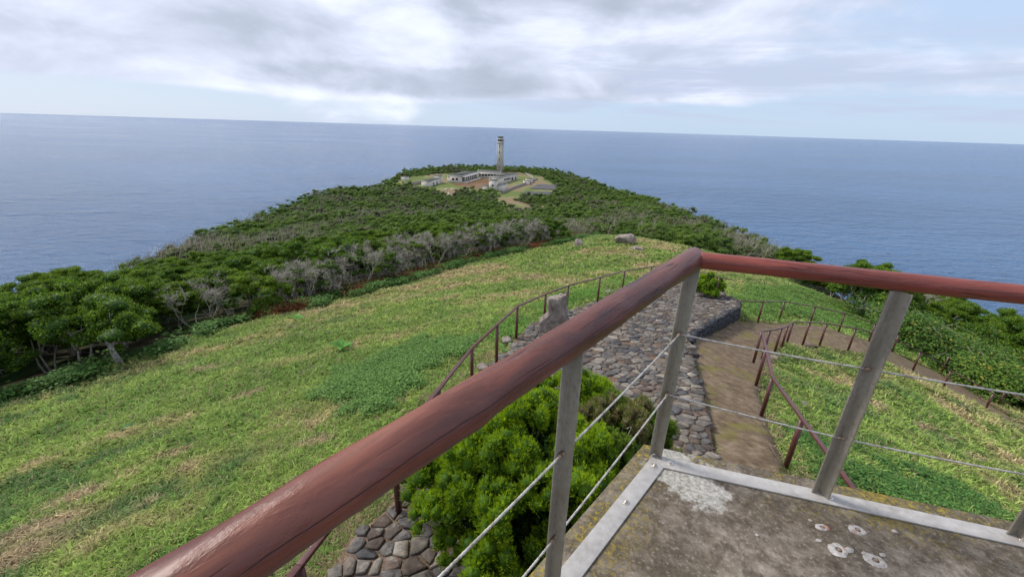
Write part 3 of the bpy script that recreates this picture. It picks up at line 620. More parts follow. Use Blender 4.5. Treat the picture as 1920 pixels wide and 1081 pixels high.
# cables
def cable(p,q,r=.0042,sag=0.006):
    p=np.array(p);q=np.array(q);L=np.linalg.norm(q-p);n=max(8,int(L/0.012)); t=np.linspace(0,1,n); C=p+(q-p)*t[:,None]; C[:,2]-=sag*4*t*(1-t)
    d=(q-p)/L; A=np.cross(d,[0,0,1]);A/=np.linalg.norm(A);B=np.cross(d,A); parts=[]
    for s in range(6):
        ph=t*L/0.05*2*np.pi+s*np.pi/3; parts.append(tube(C+r*.62*(np.cos(ph)[:,None]*A+np.sin(ph)[:,None]*B),r*.42,6,False))
    parts.append(tube(C,r*.6,6)); return parts
def c3(p,h): return (p[0],p[1],PZ+h)
for hB,hC,hF,hD,hE,hG in [(.697,.618,.56,.668,.66,.65),(.382,.262,.20,.325,.318,.31)]:
    pG=pE+Dv*.72
    kid(cable(c3(pB,hB),c3(pC,hC)),'cable',[CABLE],smooth=True); kid(cable(c3(pC,hC),c3(pF,hF)),'cable',[CABLE],smooth=True)
    kid(cable(c3(pB,hB),c3(pD,hD)),'cable',[CABLE],smooth=True); kid(cable(c3(pD,hD),c3(pE,hE)),'cable',[CABLE],smooth=True); kid(cable(c3(pE,hE),c3(pG,hG)),'cable',[CABLE],smooth=True)
    for p,h,d in [(pB,hB,Du),(pC,hC,Du),(pD,hD,Dv),(pE,hE,Dv)]:
        q=np.array(c3(p,h)); dd=np.array([d[0],d[1],0]); kid([tube([q-dd*.02,q-dd*.012,q+dd*.012,q+dd*.02],[.0055,.007,.007,.0055],10)],'ferrule',[RUST],smooth=True)

# ------------------------------------------------------------------ brown tube railings
def rail_thing(name,label,posts,extra_first=None,extra_last=None,group=None,flat=True,pr=0.034,breaks=()):
    """posts: (x,y,zbase,ztop)"""
    x,y,z,zt_=posts[0]; r=empty(name,(x,y,z)); tag(r,label,'railing',group); inv=Matrix.Translation(Vector((-x,-y,-z)))
    tops=[np.array([p[0],p[1],p[3]]) for p in posts]
    if extra_first is not None: tops=[np.array(extra_first)]+tops
    if extra_last is not None: tops=tops+[np.array(extra_last)]
    segs=[]
    for a,b in zip(tops[:-1],tops[1:]):
        d=b-a; L=np.linalg.norm(d); d/=L; s=np.cross(d,[0,0,1]); s/=np.linalg.norm(s); u=np.cross(s,d); hw,hh=.027,.018
        P=[a-d*.012+s*sx*hw+u*sz*hh for sx,sz in((-1,-1),(1,-1),(1,1),(-1,1))]+[b+d*.012+s*sx*hw+u*sz*hh for sx,sz in((-1,-1),(1,-1),(1,1),(-1,1))]
        segs.append((np.array(P),[np.array([[0,3,2,1][::-1],[4,5,6,7][::-1],[0,1,5,4][::-1],[1,2,6,5][::-1],[2,3,7,6][::-1],[3,0,4,7][::-1]])[:,::-1]]))
    o=M(segs,'top_rail',[PAINT],r,bevel=.008,seg=3); o.matrix_parent_inverse=inv
    for (x,y,z,zt_) in posts:
        if z is None: continue
        o=M([tube([(x,y,z-.15),(x,y,zt_-.012)],pr,14)],'post',[PAINT],r,smooth=False); o.matrix_parent_inverse=inv
        for pl in o.data.polygons: pl.use_smooth=len(pl.vertices)==4
    return r
def pp(base,topy,fn,h=None):
    b=fn(*base); zt_=zat(base[0]+(base[1]-topy)*0.3,topy,b[0],b[1]) if h is None else b[2]+h
    return (b[0],b[1],b[2],zt_)
def on_top(px,py,fn,h=.9): t=fn(px,py,h); return (t[0],t[1],t[2]-h,t[2])
def rtop(base,top_,fn):
    """post with given base pixel; the height comes from the row of its top"""
    b=fn(*base); zs=zat(0,top_[1],b[0],b[1]); return (b[0],b[1],b[2],float(np.clip(zs,b[2]+.7,b[2]+1.1)))
pts=[on_top(*q,hp) for q in [(540,1085)]]
left=[on_top(560,1062,hp)]; b=hp(748,958); left.append((b[0],b[1],b[2],b[2]+.9)); left.append(on_top(822,730,hp))
for bs,tp in [((885,711),(884,654)),((931,681),(929,608)),((968,635),(966,574)),((1020,603),(1020,551)),((1062,583),(1062,535)),((1120,567),(1121,520)),((1166,548),(1169,508)),((1216,536),(1221,500)),((1290,533),(1297,504)),((1340,560),(1350,520))]: left.append(rtop(bs,tp,hp))
ef=np.array(left[0][:2])*0; l0=np.array([left[0][0],left[0][1],left[0][3]]); l1=np.array([left[1][0],left[1][1],left[1][3]])
rail_thing('patio_railing','long curving brown tube railing along the meadow side of the stone patio',left,extra_first=l0+(l0-l1)*0.6,extra_last=np.array([left[-1][0],left[-1][1],left[-1][3]])+np.array([.35,-.12,-.02]))
near=[rtop(*q,hit) for q in [((1590,965),(1604,922)),((1472,878),(1512,785)),((1427,780),(1454,708)),((1417,723),(1436,655)),((1412,681),(1430,621)),((1428,674),(1457,619)),((1451,664),(1476,615)),((1464,655),(1484,611)),((1473,649),(1494,603)),((1504,648.5),(1524,604)),((1536,648.5),(1554,606.5)),((1589,658.7),(1609,615)),((1657,680),(1678,635)),((1710,697),(1733,659)),((1768,726.5),(1788,694)),((1847,767),(1862,748))]]
print('near',[tuple(np.round(p,2)) for p in near])
n0=np.array([near[1][0],near[1][1],near[1][3]])
# the first post stands close under the platform edge
g0=hit(1604,921,.9); near[0]=(g0[0],g0[1],g0[2]-.9,g0[2]); g1=hit(1690,975,.9)
rail_thing('path_railing','brown tube railing that bends sharply along the near edge of the path',near,extra_first=g1,extra_last=np.array([near[-1][0],near[-1][1],near[-1][3]])+np.array([.8,0.0,-.45]))
far=[rtop(*q,hit) for q in [((1420.5,605),(1432,565)),((1460,603),(1475,565)),((1517,612),(1533,575)),((1572,622.5),(1591,587)),((1628,642),(1646,607)),((1672,660),(1690,627))]]
wc=hp(1384,566); rail_thing('path_railing','brown tube railing along the far weedy edge of the path',far,extra_first=np.array([wc[0]+.05,wc[1]+.1,float(zat(0,564,wc[0]+.05,wc[1]+.1))]),group=None)
lp=rtop((1764,700),(1790,668),hit)
o=M([tube([(0,0,-.15),(0,0,lp[3]-lp[2])],.034,14)],'railing_post',[PAINT],loc=(lp[0],lp[1],lp[2])); tag(o,'lone brown post without a rail beside the bramble','post')
fr=[rtop(*q,hit) for q in [((1870,761),(1890,732)),((1925,790),(1935,765))]]
rail_thing('path_railing','short piece of brown railing at the right edge beside the bramble',fr)
print('rails',round(time.time()-T0,1))

# ------------------------------------------------------------------ rocks
def rock(name,label,c,size,rz,seed,flat=0.0,cat='rock',sub=4,group=None):
    bm=bmesh.new(); bmesh.ops.create_icosphere(bm,subdivisions=sub,radius=1); r=np.random.default_rng(seed)
    V=np.array([v.co[:] for v in bm.verts]); F=np.array([[v.index for v in f.verts] for f in bm.faces]); bm.free()
    pl=r.normal(size=(9,3)); pl/=np.linalg.norm(pl,axis=1)[:,None]; hh=r.uniform(.62,.95,9)
    for n_,h_ in zip(pl,hh):
        d=V@n_; V=V-np.where(d>h_,d-h_,0)[:,None]*n_*0.9
    V=V*(1+0.10*(fbm(V[:,0]*3+V[:,2],V[:,1]*3-V[:,2]*2,1.3,seed,5)-.5)[:,None]*2)
    V=V*np.array(size); co,si=math.cos(rz),math.sin(rz); V=V@np.array([[co,si,0],[-si,co,0],[0,0,1]])
    o=link(name,mesh_np(name,V,[F],[ROCK]),None,tuple(c)); tag(o,label,cat,group); return o
g=hit(1172,457); rock('boulder','large flat-topped grey boulder at the crest of the meadow, nearer of the two big ones',(g[0],g[1],g[2]+.35),(1.05,.75,.62),.3,3,cat='boulder')
g=hit(1199,440); rock('boulder','peaked brown-grey boulder on the crest behind the flat-topped one',(g[0],g[1]+1,g[2]+.3),(.95,.8,.75),1.2,5,cat='boulder')
g=hit(1192,470); rock('boulder','small low boulder sunk in the grass in front of the two big ones',(g[0],g[1],g[2]+.12),(.65,.5,.3),.2,8,cat='boulder')
g=hit(1084,462); rock('boulder','lichen-spotted pale rock on the left rim of the crest',(g[0],g[1],g[2]+.2),(.35,.4,.55),.5,9,cat='boulder')
# standing stone
def standing_stone():
    g=hp(1034,622); bm=bmesh.new(); bmesh.ops.create_cube(bm,size=1); bmesh.ops.subdivide_edges(bm,edges=bm.edges[:],cuts=14,use_grid_fill=True)
    V=np.array([v.co[:] for v in bm.verts]); F=[[v.index for v in f.verts] for f in bm.faces]; bm.free()
    z=V[:,2]+.5
    wdt=0.80-0.30*np.clip((z-.45)/.12,0,1)*1.0-0.0*z; lean=0.10*z; 
    X_=V[:,0]*wdt+0.07*np.clip((z-.4)/.2,0,1)+0.02; Y_=V[:,1]*(0.42-0.12*z); Z_=z*1.28-.2+ V[:,0]*0.14*(z>.9)
    X_=X_+(fbm(V[:,1]*2+3,z*3,.5,5,4)-.5)*.14; Y_=Y_+(fbm(V[:,0]*2+9,z*3,.5,6,4)-.5)*.16; Z_=Z_+(fbm(V[:,0]*4,V[:,1]*4,.5,7,3)-.5)*.10*(z>.8)
    r2=np.hypot(V[:,0],V[:,1]); X_=np.where(r2>.58,X_*.9,X_); Y_=np.where(r2>.58,Y_*.85,Y_)
    o=link('standing_stone',mesh_np('standing_stone',np.c_[X_,Y_,Z_],[np.array(F)],[ROCK]),None,(g[0]+.02,g[1],g[2])); o.rotation_euler.z=-.15
    tag(o,'upright brown rock slab standing at the left edge of the patio','standing stone')
standing_stone()
for k,(px,py,s) in enumerate([(1140,549,.16),(1505,762,.13),(1452,672,.12),(1368,596,.14),(1075,600,.14),(950,640,.15),(905,690,.12)]):
    g=hit(px,py) if px>1200 else hp(px,py); rock('stone',['pale loose stone in the grass beyond the patio rail','small brown stone in the lawn beside the near path railing','pale stone at the inner corner of the path','small dark stone on top of the retaining wall','loose stone at the patio rim right of the standing stone','loose stone at the patio rim left of the standing stone','loose stone at the patio rim between two railing posts'][k],(g[0],g[1],g[2]+s*.3),(s*1.2,s*.9,s*.6),k,20+k,cat='stone',sub=2)

# ------------------------------------------------------------------ lighthouse station
PLZ=-31.0
def wall_openings(p0,p1,z0,z1,n,w,h,sill,name='window',th=.12,parent=None,marg=.12,out=1):
    p0=np.array(p0);p1=np.array(p1); d=p1-p0; L=np.linalg.norm(d); d/=L; nn=np.array([d[1],-d[0]])*out
    for k in range(n):
        c=p0+d*L*(marg+(1-2*marg)*((k+.5)/n)); ang=math.atan2(d[1],d[0])
        f=M([box((c[0],c[1],z0+sill+h/2),(w+.24,.10,h+.24),ang)],name,[TRIM],parent); f.location=(nn[0]*.03,nn[1]*.03,0)
        g=M([box((c[0]+nn[0]*.03,c[1]+nn[1]*.03,z0+sill+h/2),(w,.16,h),ang)],'opening',[DARK],f)
def building(name,label,foot,z0,h,roof_over=.5,roofth=.5,windows=(),parapet=False):
    """windows: (edge index, n, w, h, sill, margin)"""
    foot=ccw([np.array(p,float) for p in foot]); r=empty(name,(foot[0][0],foot[0][1],z0)); tag(r,label,'building'); inv=Matrix.Translation(Vector((-foot[0][0],-foot[0][1],-z0)))
    w_=M([prism(foot,z0-1.5,z0+h)],'wall',[PLASTER],r); w_.matrix_parent_inverse=inv
    c=np.mean(foot,axis=0); big=[p+(p-c)/np.linalg.norm(p-c)*roof_over*1.3 for p in foot]; sm=[c+(p-c)*.965 for p in big]
    rf=M([prism(big,z0+h+.002,z0+h+roofth)],'roof_edge',[TRIM],r); rf.matrix_parent_inverse=inv
    rs_=M([prism(sm,z0+h+roofth-.3,z0+h+roofth+.06)],'roof',[ROOFM],r); rs_.matrix_parent_inverse=inv
    for (e,n,w,hh,si,mg) in windows:
        p0,p1=foot[e],foot[(e+1)%len(foot)]; d=(p1-p0)/np.linalg.norm(p1-p0); nn=np.array([d[1],-d[0]])
        ang=math.atan2(d[1],d[0]); L=np.linalg.norm(p1-p0)
        for k in range(n):
            q=p0+d*L*(mg+(1-2*mg)*((k+.5)/n))
            f=M([box((q[0]+nn[0]*.03,q[1]+nn[1]*.03,z0+si+hh/2),(w+.3,.12,hh+.3),ang)],'window',[TRIM],r); f.matrix_parent_inverse=inv
            M([box((q[0]+nn[0]*.07,q[1]+nn[1]*.07,z0+si+hh/2),(w,.12,hh),ang)],'opening',[DARK],f)
    return r,inv
def px(x,y,z=PLZ): p=ray(x,y)*z/ray(x,y)[2]; return p[:2]
# west wing with veranda
a,b_,c_=px(838.8,342),px(866,342.5),px(895,333.5); wdir=(c_-b_); L_=np.linalg.norm(wdir)
d_=a+wdir*1.0
r,inv=building('ruined_wing','long plastered left wing with two small square windows in its end wall',[a,b_,b_+wdir*.98,d_],PLZ,3.5,.3,.55,windows=[])
# end wall windows
dd=(b_-a)/np.linalg.norm(b_-a); nn=np.array([dd[1],-dd[0]]); ang=math.atan2(dd[1],dd[0])
for s in (.40,.66):
    q=a+(b_-a)*s; f=M([box((q[0]+nn[0]*.03,q[1]+nn[1]*.03,PLZ+2.0),(1.35,.12,1.35),ang)],'window',[TRIM],r); f.matrix_parent_inverse=inv; M([box((q[0]+nn[0]*.1,q[1]+nn[1]*.1,PLZ+2.0),(1.1,.12,1.15),ang)],'opening',[DARK],f)
wn=wdir/L_; sn=np.array([wn[1],-wn[0]]); 
vb=b_+sn*2.2
o=M([prism(ccw([b_+sn*.02,vb,vb+wdir*.98,b_+sn*.02+wdir*.98]),PLZ+3.05,PLZ+3.4)],'veranda_roof',[TRIM],r); o.matrix_parent_inverse=inv
o=M([prism(ccw([b_+sn*.02,vb+sn*.8,vb+sn*.8+wdir*.98,b_+sn*.02+wdir*.98]),PLZ-1,PLZ+.35)],'veranda_floor',[PLASTER],r); o.matrix_parent_inverse=inv
for k in range(9):
    q=vb-sn*.15+wdir*(.01+.12*k); o=M([box((q[0],q[1],PLZ+1.7),(.3,.3,2.7),math.atan2(wn[1],wn[0]))],'pillar',[TRIM],r); o.matrix_parent_inverse=inv
for k in range(8):
    q=b_+sn*.04+wdir*(.07+.12*k); o=M([box((q[0],q[1],PLZ+1.6),(1.9,.1,2.2),math.atan2(wn[1],wn[0]))],'doorway',[DARK],r); o.matrix_parent_inverse=inv
# back wing
e=c_+wn*.6; f_=px(938,333.5); f2=px(938,326); e2=e+np.array([0,9]); f_=np.array([f_[0],e[1]+1.0])
r2,inv2=building('ruined_wing','plastered back wing closing the courtyard in front of the tower',[e,f_,f_+np.array([0,9]),e2+np.array([0,.6])],PLZ,3.6,.3,.6,windows=[(0,7,1.4,1.2,1.3,.04)])
# east wing
g1=px(940,344); g2=px(970.5,336.6); g0=px(917,343.5); eg=(g2-g1)
r3,inv3=building('ruined_wing','right wing with a strip of small windows below its flat mossy roof',[g0,g1,g2,g0+eg],PLZ,3.2,.35,.7,windows=[])
fo=ccw([g0,g1,g2,g0+eg]); dd=eg/np.linalg.norm(eg); nn=np.array([dd[1],-dd[0]]); ang=math.atan2(dd[1],dd[0]); LE=np.linalg.norm(eg)
for s,w_,h_,z_ in [(.18,1.3,.8,1.9),(.26,1.3,.8,1.9),(.34,1.3,.8,1.9),(.42,1.3,.8,1.9),(.50,1.3,.8,1.9),(.62,1.0,1.7,1.4),(.68,1.0,1.7,1.4),(.86,1.2,1.6,1.3)]:
    q=g1+dd*LE*s; f=M([box((q[0]+nn[0]*.03,q[1]+nn[1]*.03,PLZ+z_),(w_+.3,.12,h_+.3),ang)],'window',[TRIM],r3); f.matrix_parent_inverse=inv3; M([box((q[0]+nn[0]*.1,q[1]+nn[1]*.1,PLZ+z_),(w_,.12,h_),ang)],'opening',[DARK],f)
# link between back wing and tower
# water tower block and annex
h0,h1=px(916.6,358.5),px(931,359); dn=np.array([.12,1]); dn/=np.linalg.norm(dn)
r4,inv4=building('cistern_tower','tall plain cream block standing in front of the right wing',[h0,h1,h1+dn*5,h0+dn*5],PLZ,5.2,.15,.35,windows=[(0,1,.8,.8,2.6,.0)])
k0=h1+dn*.6+np.array([.02,0]); k1=px(948,355.5); r5,inv5=building('annex','low grey-roofed annex leaning against the tall cream block',[k0,k1,k1+dn*6,k0+dn*6],PLZ,2.6,.2,.3,windows=[])
k2=h0+np.array([-.02,1.2]); building('porch','small cream lean-to on the courtyard side of the tall block',[k2+np.array([-3.4,0]),k2,k2+dn*3,k2+np.array([-3.4,3])],PLZ,2.3,.25,.25)
# outbuilding on the left
m0,m1,m2=px(790.5,349.5),px(806,350.5),px(826,344.5)
building('outbuilding','separate low outbuilding left of the courtyard with a broken dark roof',[m0,m1,m2,m0+(m2-m1)],PLZ,2.7,.25,.35,windows=[(1,2,1.3,1.6,.2,.2)])
m3=m0+(m2-m1)*.75; building('shed','small cream shed on the far side of the low outbuilding',[m3+np.array([1.5,3]),m3+np.array([6,3.4]),m3+np.array([6,7]),m3+np.array([1.5,6.6])],PLZ,4.0,.2,.3)
hq=px(752,337.5); building('hut','tiny dark hut alone at the cliff edge left of the station',[hq,hq+np.array([4,0.3]),hq+np.array([4,3]),hq+np.array([0,2.7])],PLZ,1.7,.1,.25,windows=[])
# tower
def tower():
    p=px(937.6,323.5); d0=math.hypot(*p); T=empty('lighthouse_tower',(p[0],p[1],PLZ)); tag(T,'tall grey abandoned lighthouse tower rising behind the courtyard','lighthouse')
    zt_=float(ray(938,255)[2]/math.hypot(*ray(938,255)[:2])*d0); H=zt_-PLZ; print('tower',p,H)
    def oc(r,n=8,ph=.2): a=np.arange(n)*2*np.pi/n+ph; return np.c_[np.cos(a)*r,np.sin(a)*r]
    hs=H*.80
    M([prism(oc(2.05),0-1,hs)],'shaft',[TOWERM],T)
    for k,q in enumerate(oc(2.12)):
        M([box((q[0],q[1],hs/2),(.66,.66,hs-.01),.2+k*math.pi/4)],'pilaster',[TOWERM],T)
    M([prism(oc(2.6),hs+.002,hs+H*.055)],'gallery_floor',[TOWERM],T)
    M([prism(oc(1.85,12),hs+H*.055+.002,hs+H*.105)],'gallery_shade',[DARK],T)  # near-black drum stands in for the shade inside the open gallery
    for k,q in enumerate(oc(2.4,12)): M([box((q[0],q[1],hs+H*.08),(.22,.22,H*.05-.02),.2+k*math.pi/6)],'baluster',[TOWERM],T)
    M([prism(oc(2.65),hs+H*.105+.002,hs+H*.125)],'gallery_deck',[TOWERM],T)
    M([prism(oc(1.95,12),hs+H*.125+.002,H*.955)],'lantern_room',[TOWERM],T)
    M([prism(oc(2.1,12),H*.955+.002,H*.985)],'lantern_cap',[ROOFM],T)
    M([tube([(0,0,H*.97),(0,0,H*1.03)],.12,6)],'finial',[TOWERM],T)
    # stair windows on the camera side
    for z in (.16,.36,.56,.72):
        M([box((-.65,-1.8,hs*z/.8),(.4,.6,1.3),0)],'stair_window',[DARK],T)
tower()
# walls, plots, ruins
def twall(name,label,pix,h,th,matl=OLDW):
    P=[px(*q) for q in pix]; o=strip_wall(name,[np.array(p) for p in P],th,lambda x,y:x*0+PLZ+h,lambda x,y:x*0+PLZ-2,matl,.03,2.0); tag(o,label,'wall'); return o
twall('boundary_wall','long stone boundary wall running up the right side of the station',[(941,363),(975,350),(1007,337.5)],1.4,.7)
twall('boundary_wall','low dark wall left of the outbuilding near the cliff',[(760,348),(792,342)],1.2,.6)
twall('boundary_wall','low wall behind the right wing running down the slope',[(985,327),(1001,335)],1.5,.5)
q=px(983,346); building('ruin','roofless white ruin beside the boundary wall, nearer one',[q,q+np.array([3.2,1]),q+np.array([2.6,4]),q+np.array([-.6,3])],PLZ,2.0,.05,.1)
q=px(987.5,342.5); building('ruin','roofless white ruin beside the boundary wall, farther one',[q,q+np.array([3.6,1]),q+np.array([2.8,4.6]),q+np.array([-.6,3.4])],PLZ,2.0,.05,.1)
for nm,pq in [('gravel_bed',[(993,354),(1008,346),(1045,347.5),(1046,356.5)]),('gravel_bed',[(973,366),(985,359.5),(1037,360.5),(1030,367.5)])]:
    P=[tuple(hit(*q)[:2]) for q in pq]; o=sheet(nm,P,lambda x,y:ground(x,y)+.30,1.5,GRAVEL,.8); tag(o,kind='structure')
for k,(x_,y_,s_) in enumerate([(837,357,1.1),(848,357,1.1),(842,366,1.2)]):
    g=hit(x_,y_); rock('stone',['white block left of the track into the station','white block right of the track into the station','white stone half hidden by shrubs below the station'][k],(g[0],g[1],g[2]+.4),(.8*s_,.6*s_,.8*s_),k,40+k,cat='stone',sub=1).data.materials[0]=PLASTER
print('station',round(time.time()-T0,1))
# ------------------------------------------------------------------ vegetation builders
def leaves(P,N,size,asp=2.0,jit=0.6,tilt_up=0.0,r=rng,shape='diamond',col=None):
    """one small leaf per point; N outward normals. returns V,F,(colour per vertex)"""
    n=len(P); A=N+r.normal(size=(n,3))*jit; A[:,2]+=tilt_up; A/=np.linalg.norm(A,axis=1)[:,None]+1e-9
    B=np.cross(A,r.normal(size=(n,3))); B/=np.linalg.norm(B,axis=1)[:,None]+1e-9
    s=np.broadcast_to(size,(n,))[:,None]*r.uniform(.7,1.3,(n,1)); C=np.cross(A,B)
    V=np.stack([P-B*s*.5,P-C*s*.5/asp+B*s*.05,P+B*s*.5+A*s*.08,P+C*s*.5/asp+B*s*.05],1).reshape(-1,3)
    F=(np.arange(n)[:,None]*4+np.arange(4)[None]); return V,F,None if col is None else np.repeat(col,4,axis=0)
def spikes(P,D,length,width,spread=.35,r=rng,col=None):
    """narrow upright sprigs: a kite pointing along D"""
    n=len(P); D=D+r.normal(size=(n,3))*spread; D/=np.linalg.norm(D,axis=1)[:,None]+1e-9
    S=np.cross(D,r.normal(size=(n,3))); S/=np.linalg.norm(S,axis=1)[:,None]+1e-9
    l=np.broadcast_to(length,(n,))[:,None]*r.uniform(.6,1.3,(n,1)); w=np.broadcast_to(width,(n,))[:,None]
    V=np.stack([P,P+D*l*.55-S*w*.5,P+D*l,P+D*l*.55+S*w*.5],1).reshape(-1,3)
    F=(np.arange(n)[:,None]*4+np.arange(4)[None]); return V,F,None if col is None else np.repeat(col,4,axis=0)
def sph(n,r,zmin=-1.0):
    z=r.uniform(zmin,1,n); a=r.uniform(0,2*np.pi,n); s=np.sqrt(1-z*z); return np.c_[s*np.cos(a),s*np.sin(a),z]
_bm=bmesh.new(); bmesh.ops.create_icosphere(_bm,subdivisions=2,radius=1); ICV=np.array([v.co[:] for v in _bm.verts]); ICF=np.array([[v.index for v in f.verts] for f in _bm.faces]); _bm.free()
_bm=bmesh.new(); bmesh.ops.create_icosphere(_bm,subdivisions=1,radius=1); IC1=np.array([v.co[:] for v in _bm.verts]); IF1=np.array([[v.index for v in f.verts] for f in _bm.faces]); _bm.free()
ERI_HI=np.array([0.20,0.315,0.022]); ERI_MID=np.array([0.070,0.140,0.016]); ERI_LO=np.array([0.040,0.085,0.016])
def pads(centers,rads,n,size,r,flat=.62,zmin=-.35,hi=ERI_HI,mid=ERI_MID,lo=ERI_LO,spiky=.5,dens=None):
    """cauliflower pads: shells of sprigs that stand out from flattened domes"""
    Vs=[];Fs=[];Cs=[];k=0; T3=[]
    for c,R in zip(centers,rads):
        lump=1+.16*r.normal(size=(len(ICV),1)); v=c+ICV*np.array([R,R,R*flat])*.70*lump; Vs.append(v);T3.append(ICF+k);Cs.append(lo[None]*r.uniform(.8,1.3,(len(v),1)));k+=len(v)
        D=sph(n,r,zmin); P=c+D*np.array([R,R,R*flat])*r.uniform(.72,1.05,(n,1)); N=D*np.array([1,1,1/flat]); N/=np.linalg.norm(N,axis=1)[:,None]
        t=r.uniform(0,1); base=mid*(1-t*.6)+hi*t*.6; top_tint=(r.random((n,1))<.6)*np.clip(D[:,2:3]*1.2+.35,0,1)   # sprigs nearer the top of a pad take more of hi
        col=base[None]*(1-top_tint*.75)+hi[None]*top_tint*.75; col=col*r.uniform(.8,1.2,(n,1)); 
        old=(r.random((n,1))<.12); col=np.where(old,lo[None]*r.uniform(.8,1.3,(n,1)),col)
        m=int(n*spiky)
        U=N.copy(); U[:,2]+=.8; v,f,cc=spikes(P[:m]-N[:m]*size*.5,U[:m],size*1.5,size*.5,.38,r,col[:m]); Vs.append(v);Fs.append(f+k);Cs.append(cc);k+=len(v)
        v,f,cc=leaves(P[m:],N[m:],size*1.1,1.5,.42,.15,r,col=col[m:]); Vs.append(v);Fs.append(f+k);Cs.append(cc);k+=len(v)
    return np.vstack(Vs),[np.vstack(Fs),np.vstack(T3)],np.vstack(Cs)
def grow(r,h,levels,stems,lean,spread=.5,rad=.07,nseg=4,wig=.18,up=.25,kids=(2,3)):
    """returns tubes and tips"""
    tubes=[];tips=[]
    def br(p,d,L,R,lv):
        P=[p];q=p.copy();dd=d.copy()
        for s in range(nseg):
            dd=dd+r.normal(size=3)*wig; dd[2]+=up*.25; dd/=np.linalg.norm(dd); q=q+dd*L/nseg; P.append(q.copy())
        tubes.append(tube(P,np.linspace(R,R*.55,nseg+1),5 if lv<2 else 3,False))
        if lv>=levels: tips.append((q,dd)); return
        for k in range(r.integers(kids[0],kids[1]+1)):
            nd=dd+r.normal(size=3)*spread; nd[2]+=up*.3; nd/=np.linalg.norm(nd); br(q if k else P[-1],nd,L*r.uniform(.62,.85),R*.58,lv+1)
        if lv>=1 and r.random()<.5:
            nd=dd+r.normal(size=3)*spread*1.3; nd/=np.linalg.norm(nd); br(P[2],nd,L*.6,R*.4,lv+1)
    for s in range(stems):
        a=r.uniform(0,2*np.pi); d=np.array([math.cos(a)*.45+lean,math.sin(a)*.45,1.0]); d/=np.linalg.norm(d)
        br(np.array([math.cos(a)*.12,math.sin(a)*.12,-.25]),d,h*r.uniform(.34,.44),rad*r.uniform(.7,1.1),0)
    return tubes,tips
def erica_tree(seed,h=3.0,lean=.0,n=230,size=.066,stems=3,levels=3,padr=(.24,.44)):
    r=np.random.default_rng(seed); tb,tips=grow(r,h,levels,stems,lean,.55,.06,4,.16,.35)
    P=np.array([t[0] for t in tips]); s=h/ (P[:,2].max()); 
    tv,tf,tc_=merge([(v*[1,1,s],f,(1,1,1)) for v,f in tb]); P=P*[1,1,s]
    # a fuller canopy: extra pads between the tips, fewer low down
    ex=P[r.integers(0,len(P),int(len(P)*.55))]+r.normal(size=(int(len(P)*.55),3))*[.35,.35,.18]; Q=np.vstack([P,ex]); Q=Q[Q[:,2]>h*.30]
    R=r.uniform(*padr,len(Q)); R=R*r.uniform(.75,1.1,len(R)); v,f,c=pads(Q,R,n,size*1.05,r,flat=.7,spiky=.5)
    return (tv,tf),(v,f,c)
def bare_tree(seed,h=2.8,lean=.35,leafy=.15):
    r=np.random.default_rng(seed); tb,tips=grow(r,h,4,int(r.integers(3,6)),lean,.38,.047,4,.15,.50,(2,2))
    P=np.array([t[0] for t in tips]); s=h/P[:,2].max(); v,f,c=merge([(v*[1,1,s],f,(1,1,1)) for v,f in tb]); P=P*[1,1,s]
    # fine twigs
    tw=[]
    for p in P:
        for k in range(5):
            d=r.normal(size=3)*.5+[lean,0,.7]; d/=np.linalg.norm(d); q=p+d*r.uniform(.15,.45); m=(p+q)/2+r.normal(size=3)*.04; tw.append(tube([p,m,q],[.015,.011,.006],3,False))
    v2,f2,c2=merge([(a,b,(1,1,1)) for a,b in tw]); V,F,C=merge([(v,f,(1,1,1)),(v2,f2,(1,1,1))])
    Q=P[r.random(len(P))<leafy]; crown=None
    if len(Q): crown=pads(Q,r.uniform(.18,.36,len(Q)),60,.09,r)
    return (V,F),crown
LEAFY=[]; BARE=[]
for k in range(7):
    (tv,tf),(v,f,c)=erica_tree(100+k,3.0,(0,.1,-.1,.15,0,-.05,.1)[k],stems=(3,2,4,3,2,3,3)[k])
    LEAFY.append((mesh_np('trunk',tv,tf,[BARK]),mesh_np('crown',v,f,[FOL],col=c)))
for k in range(6):
    (tv,tf),cr=bare_tree(200+k,2.9,.30,(.0,.12,.25,.05,.2,.1)[k])
    BARE.append((mesh_np('trunk',tv,tf,[BARK]),mesh_np('crown',cr[0],cr[1],[FOL],col=cr[2]) if cr else None))
print('tree meshes',[len(a.polygons) for _,a in LEAFY],[len(a.polygons) for a,_ in BARE],round(time.time()-T0,1))
def put_tree(kind,k,x,y,z,s,rz,label,group,name='heath_tree',cat='tree',sz=1.0):
    e=bpy.data.objects.new(name,None); e.empty_display_size=.3; COL.objects.link(e); e.location=(x,y,z); e.rotation_euler=(0,0,rz); e.scale=(s,s,s*sz); tag(e,label,cat,group)
    t,c=(LEAFY if kind=='l' else BARE)[k]
    link('trunk',t,e); 
    if c: link('crown',c,e)
    return e
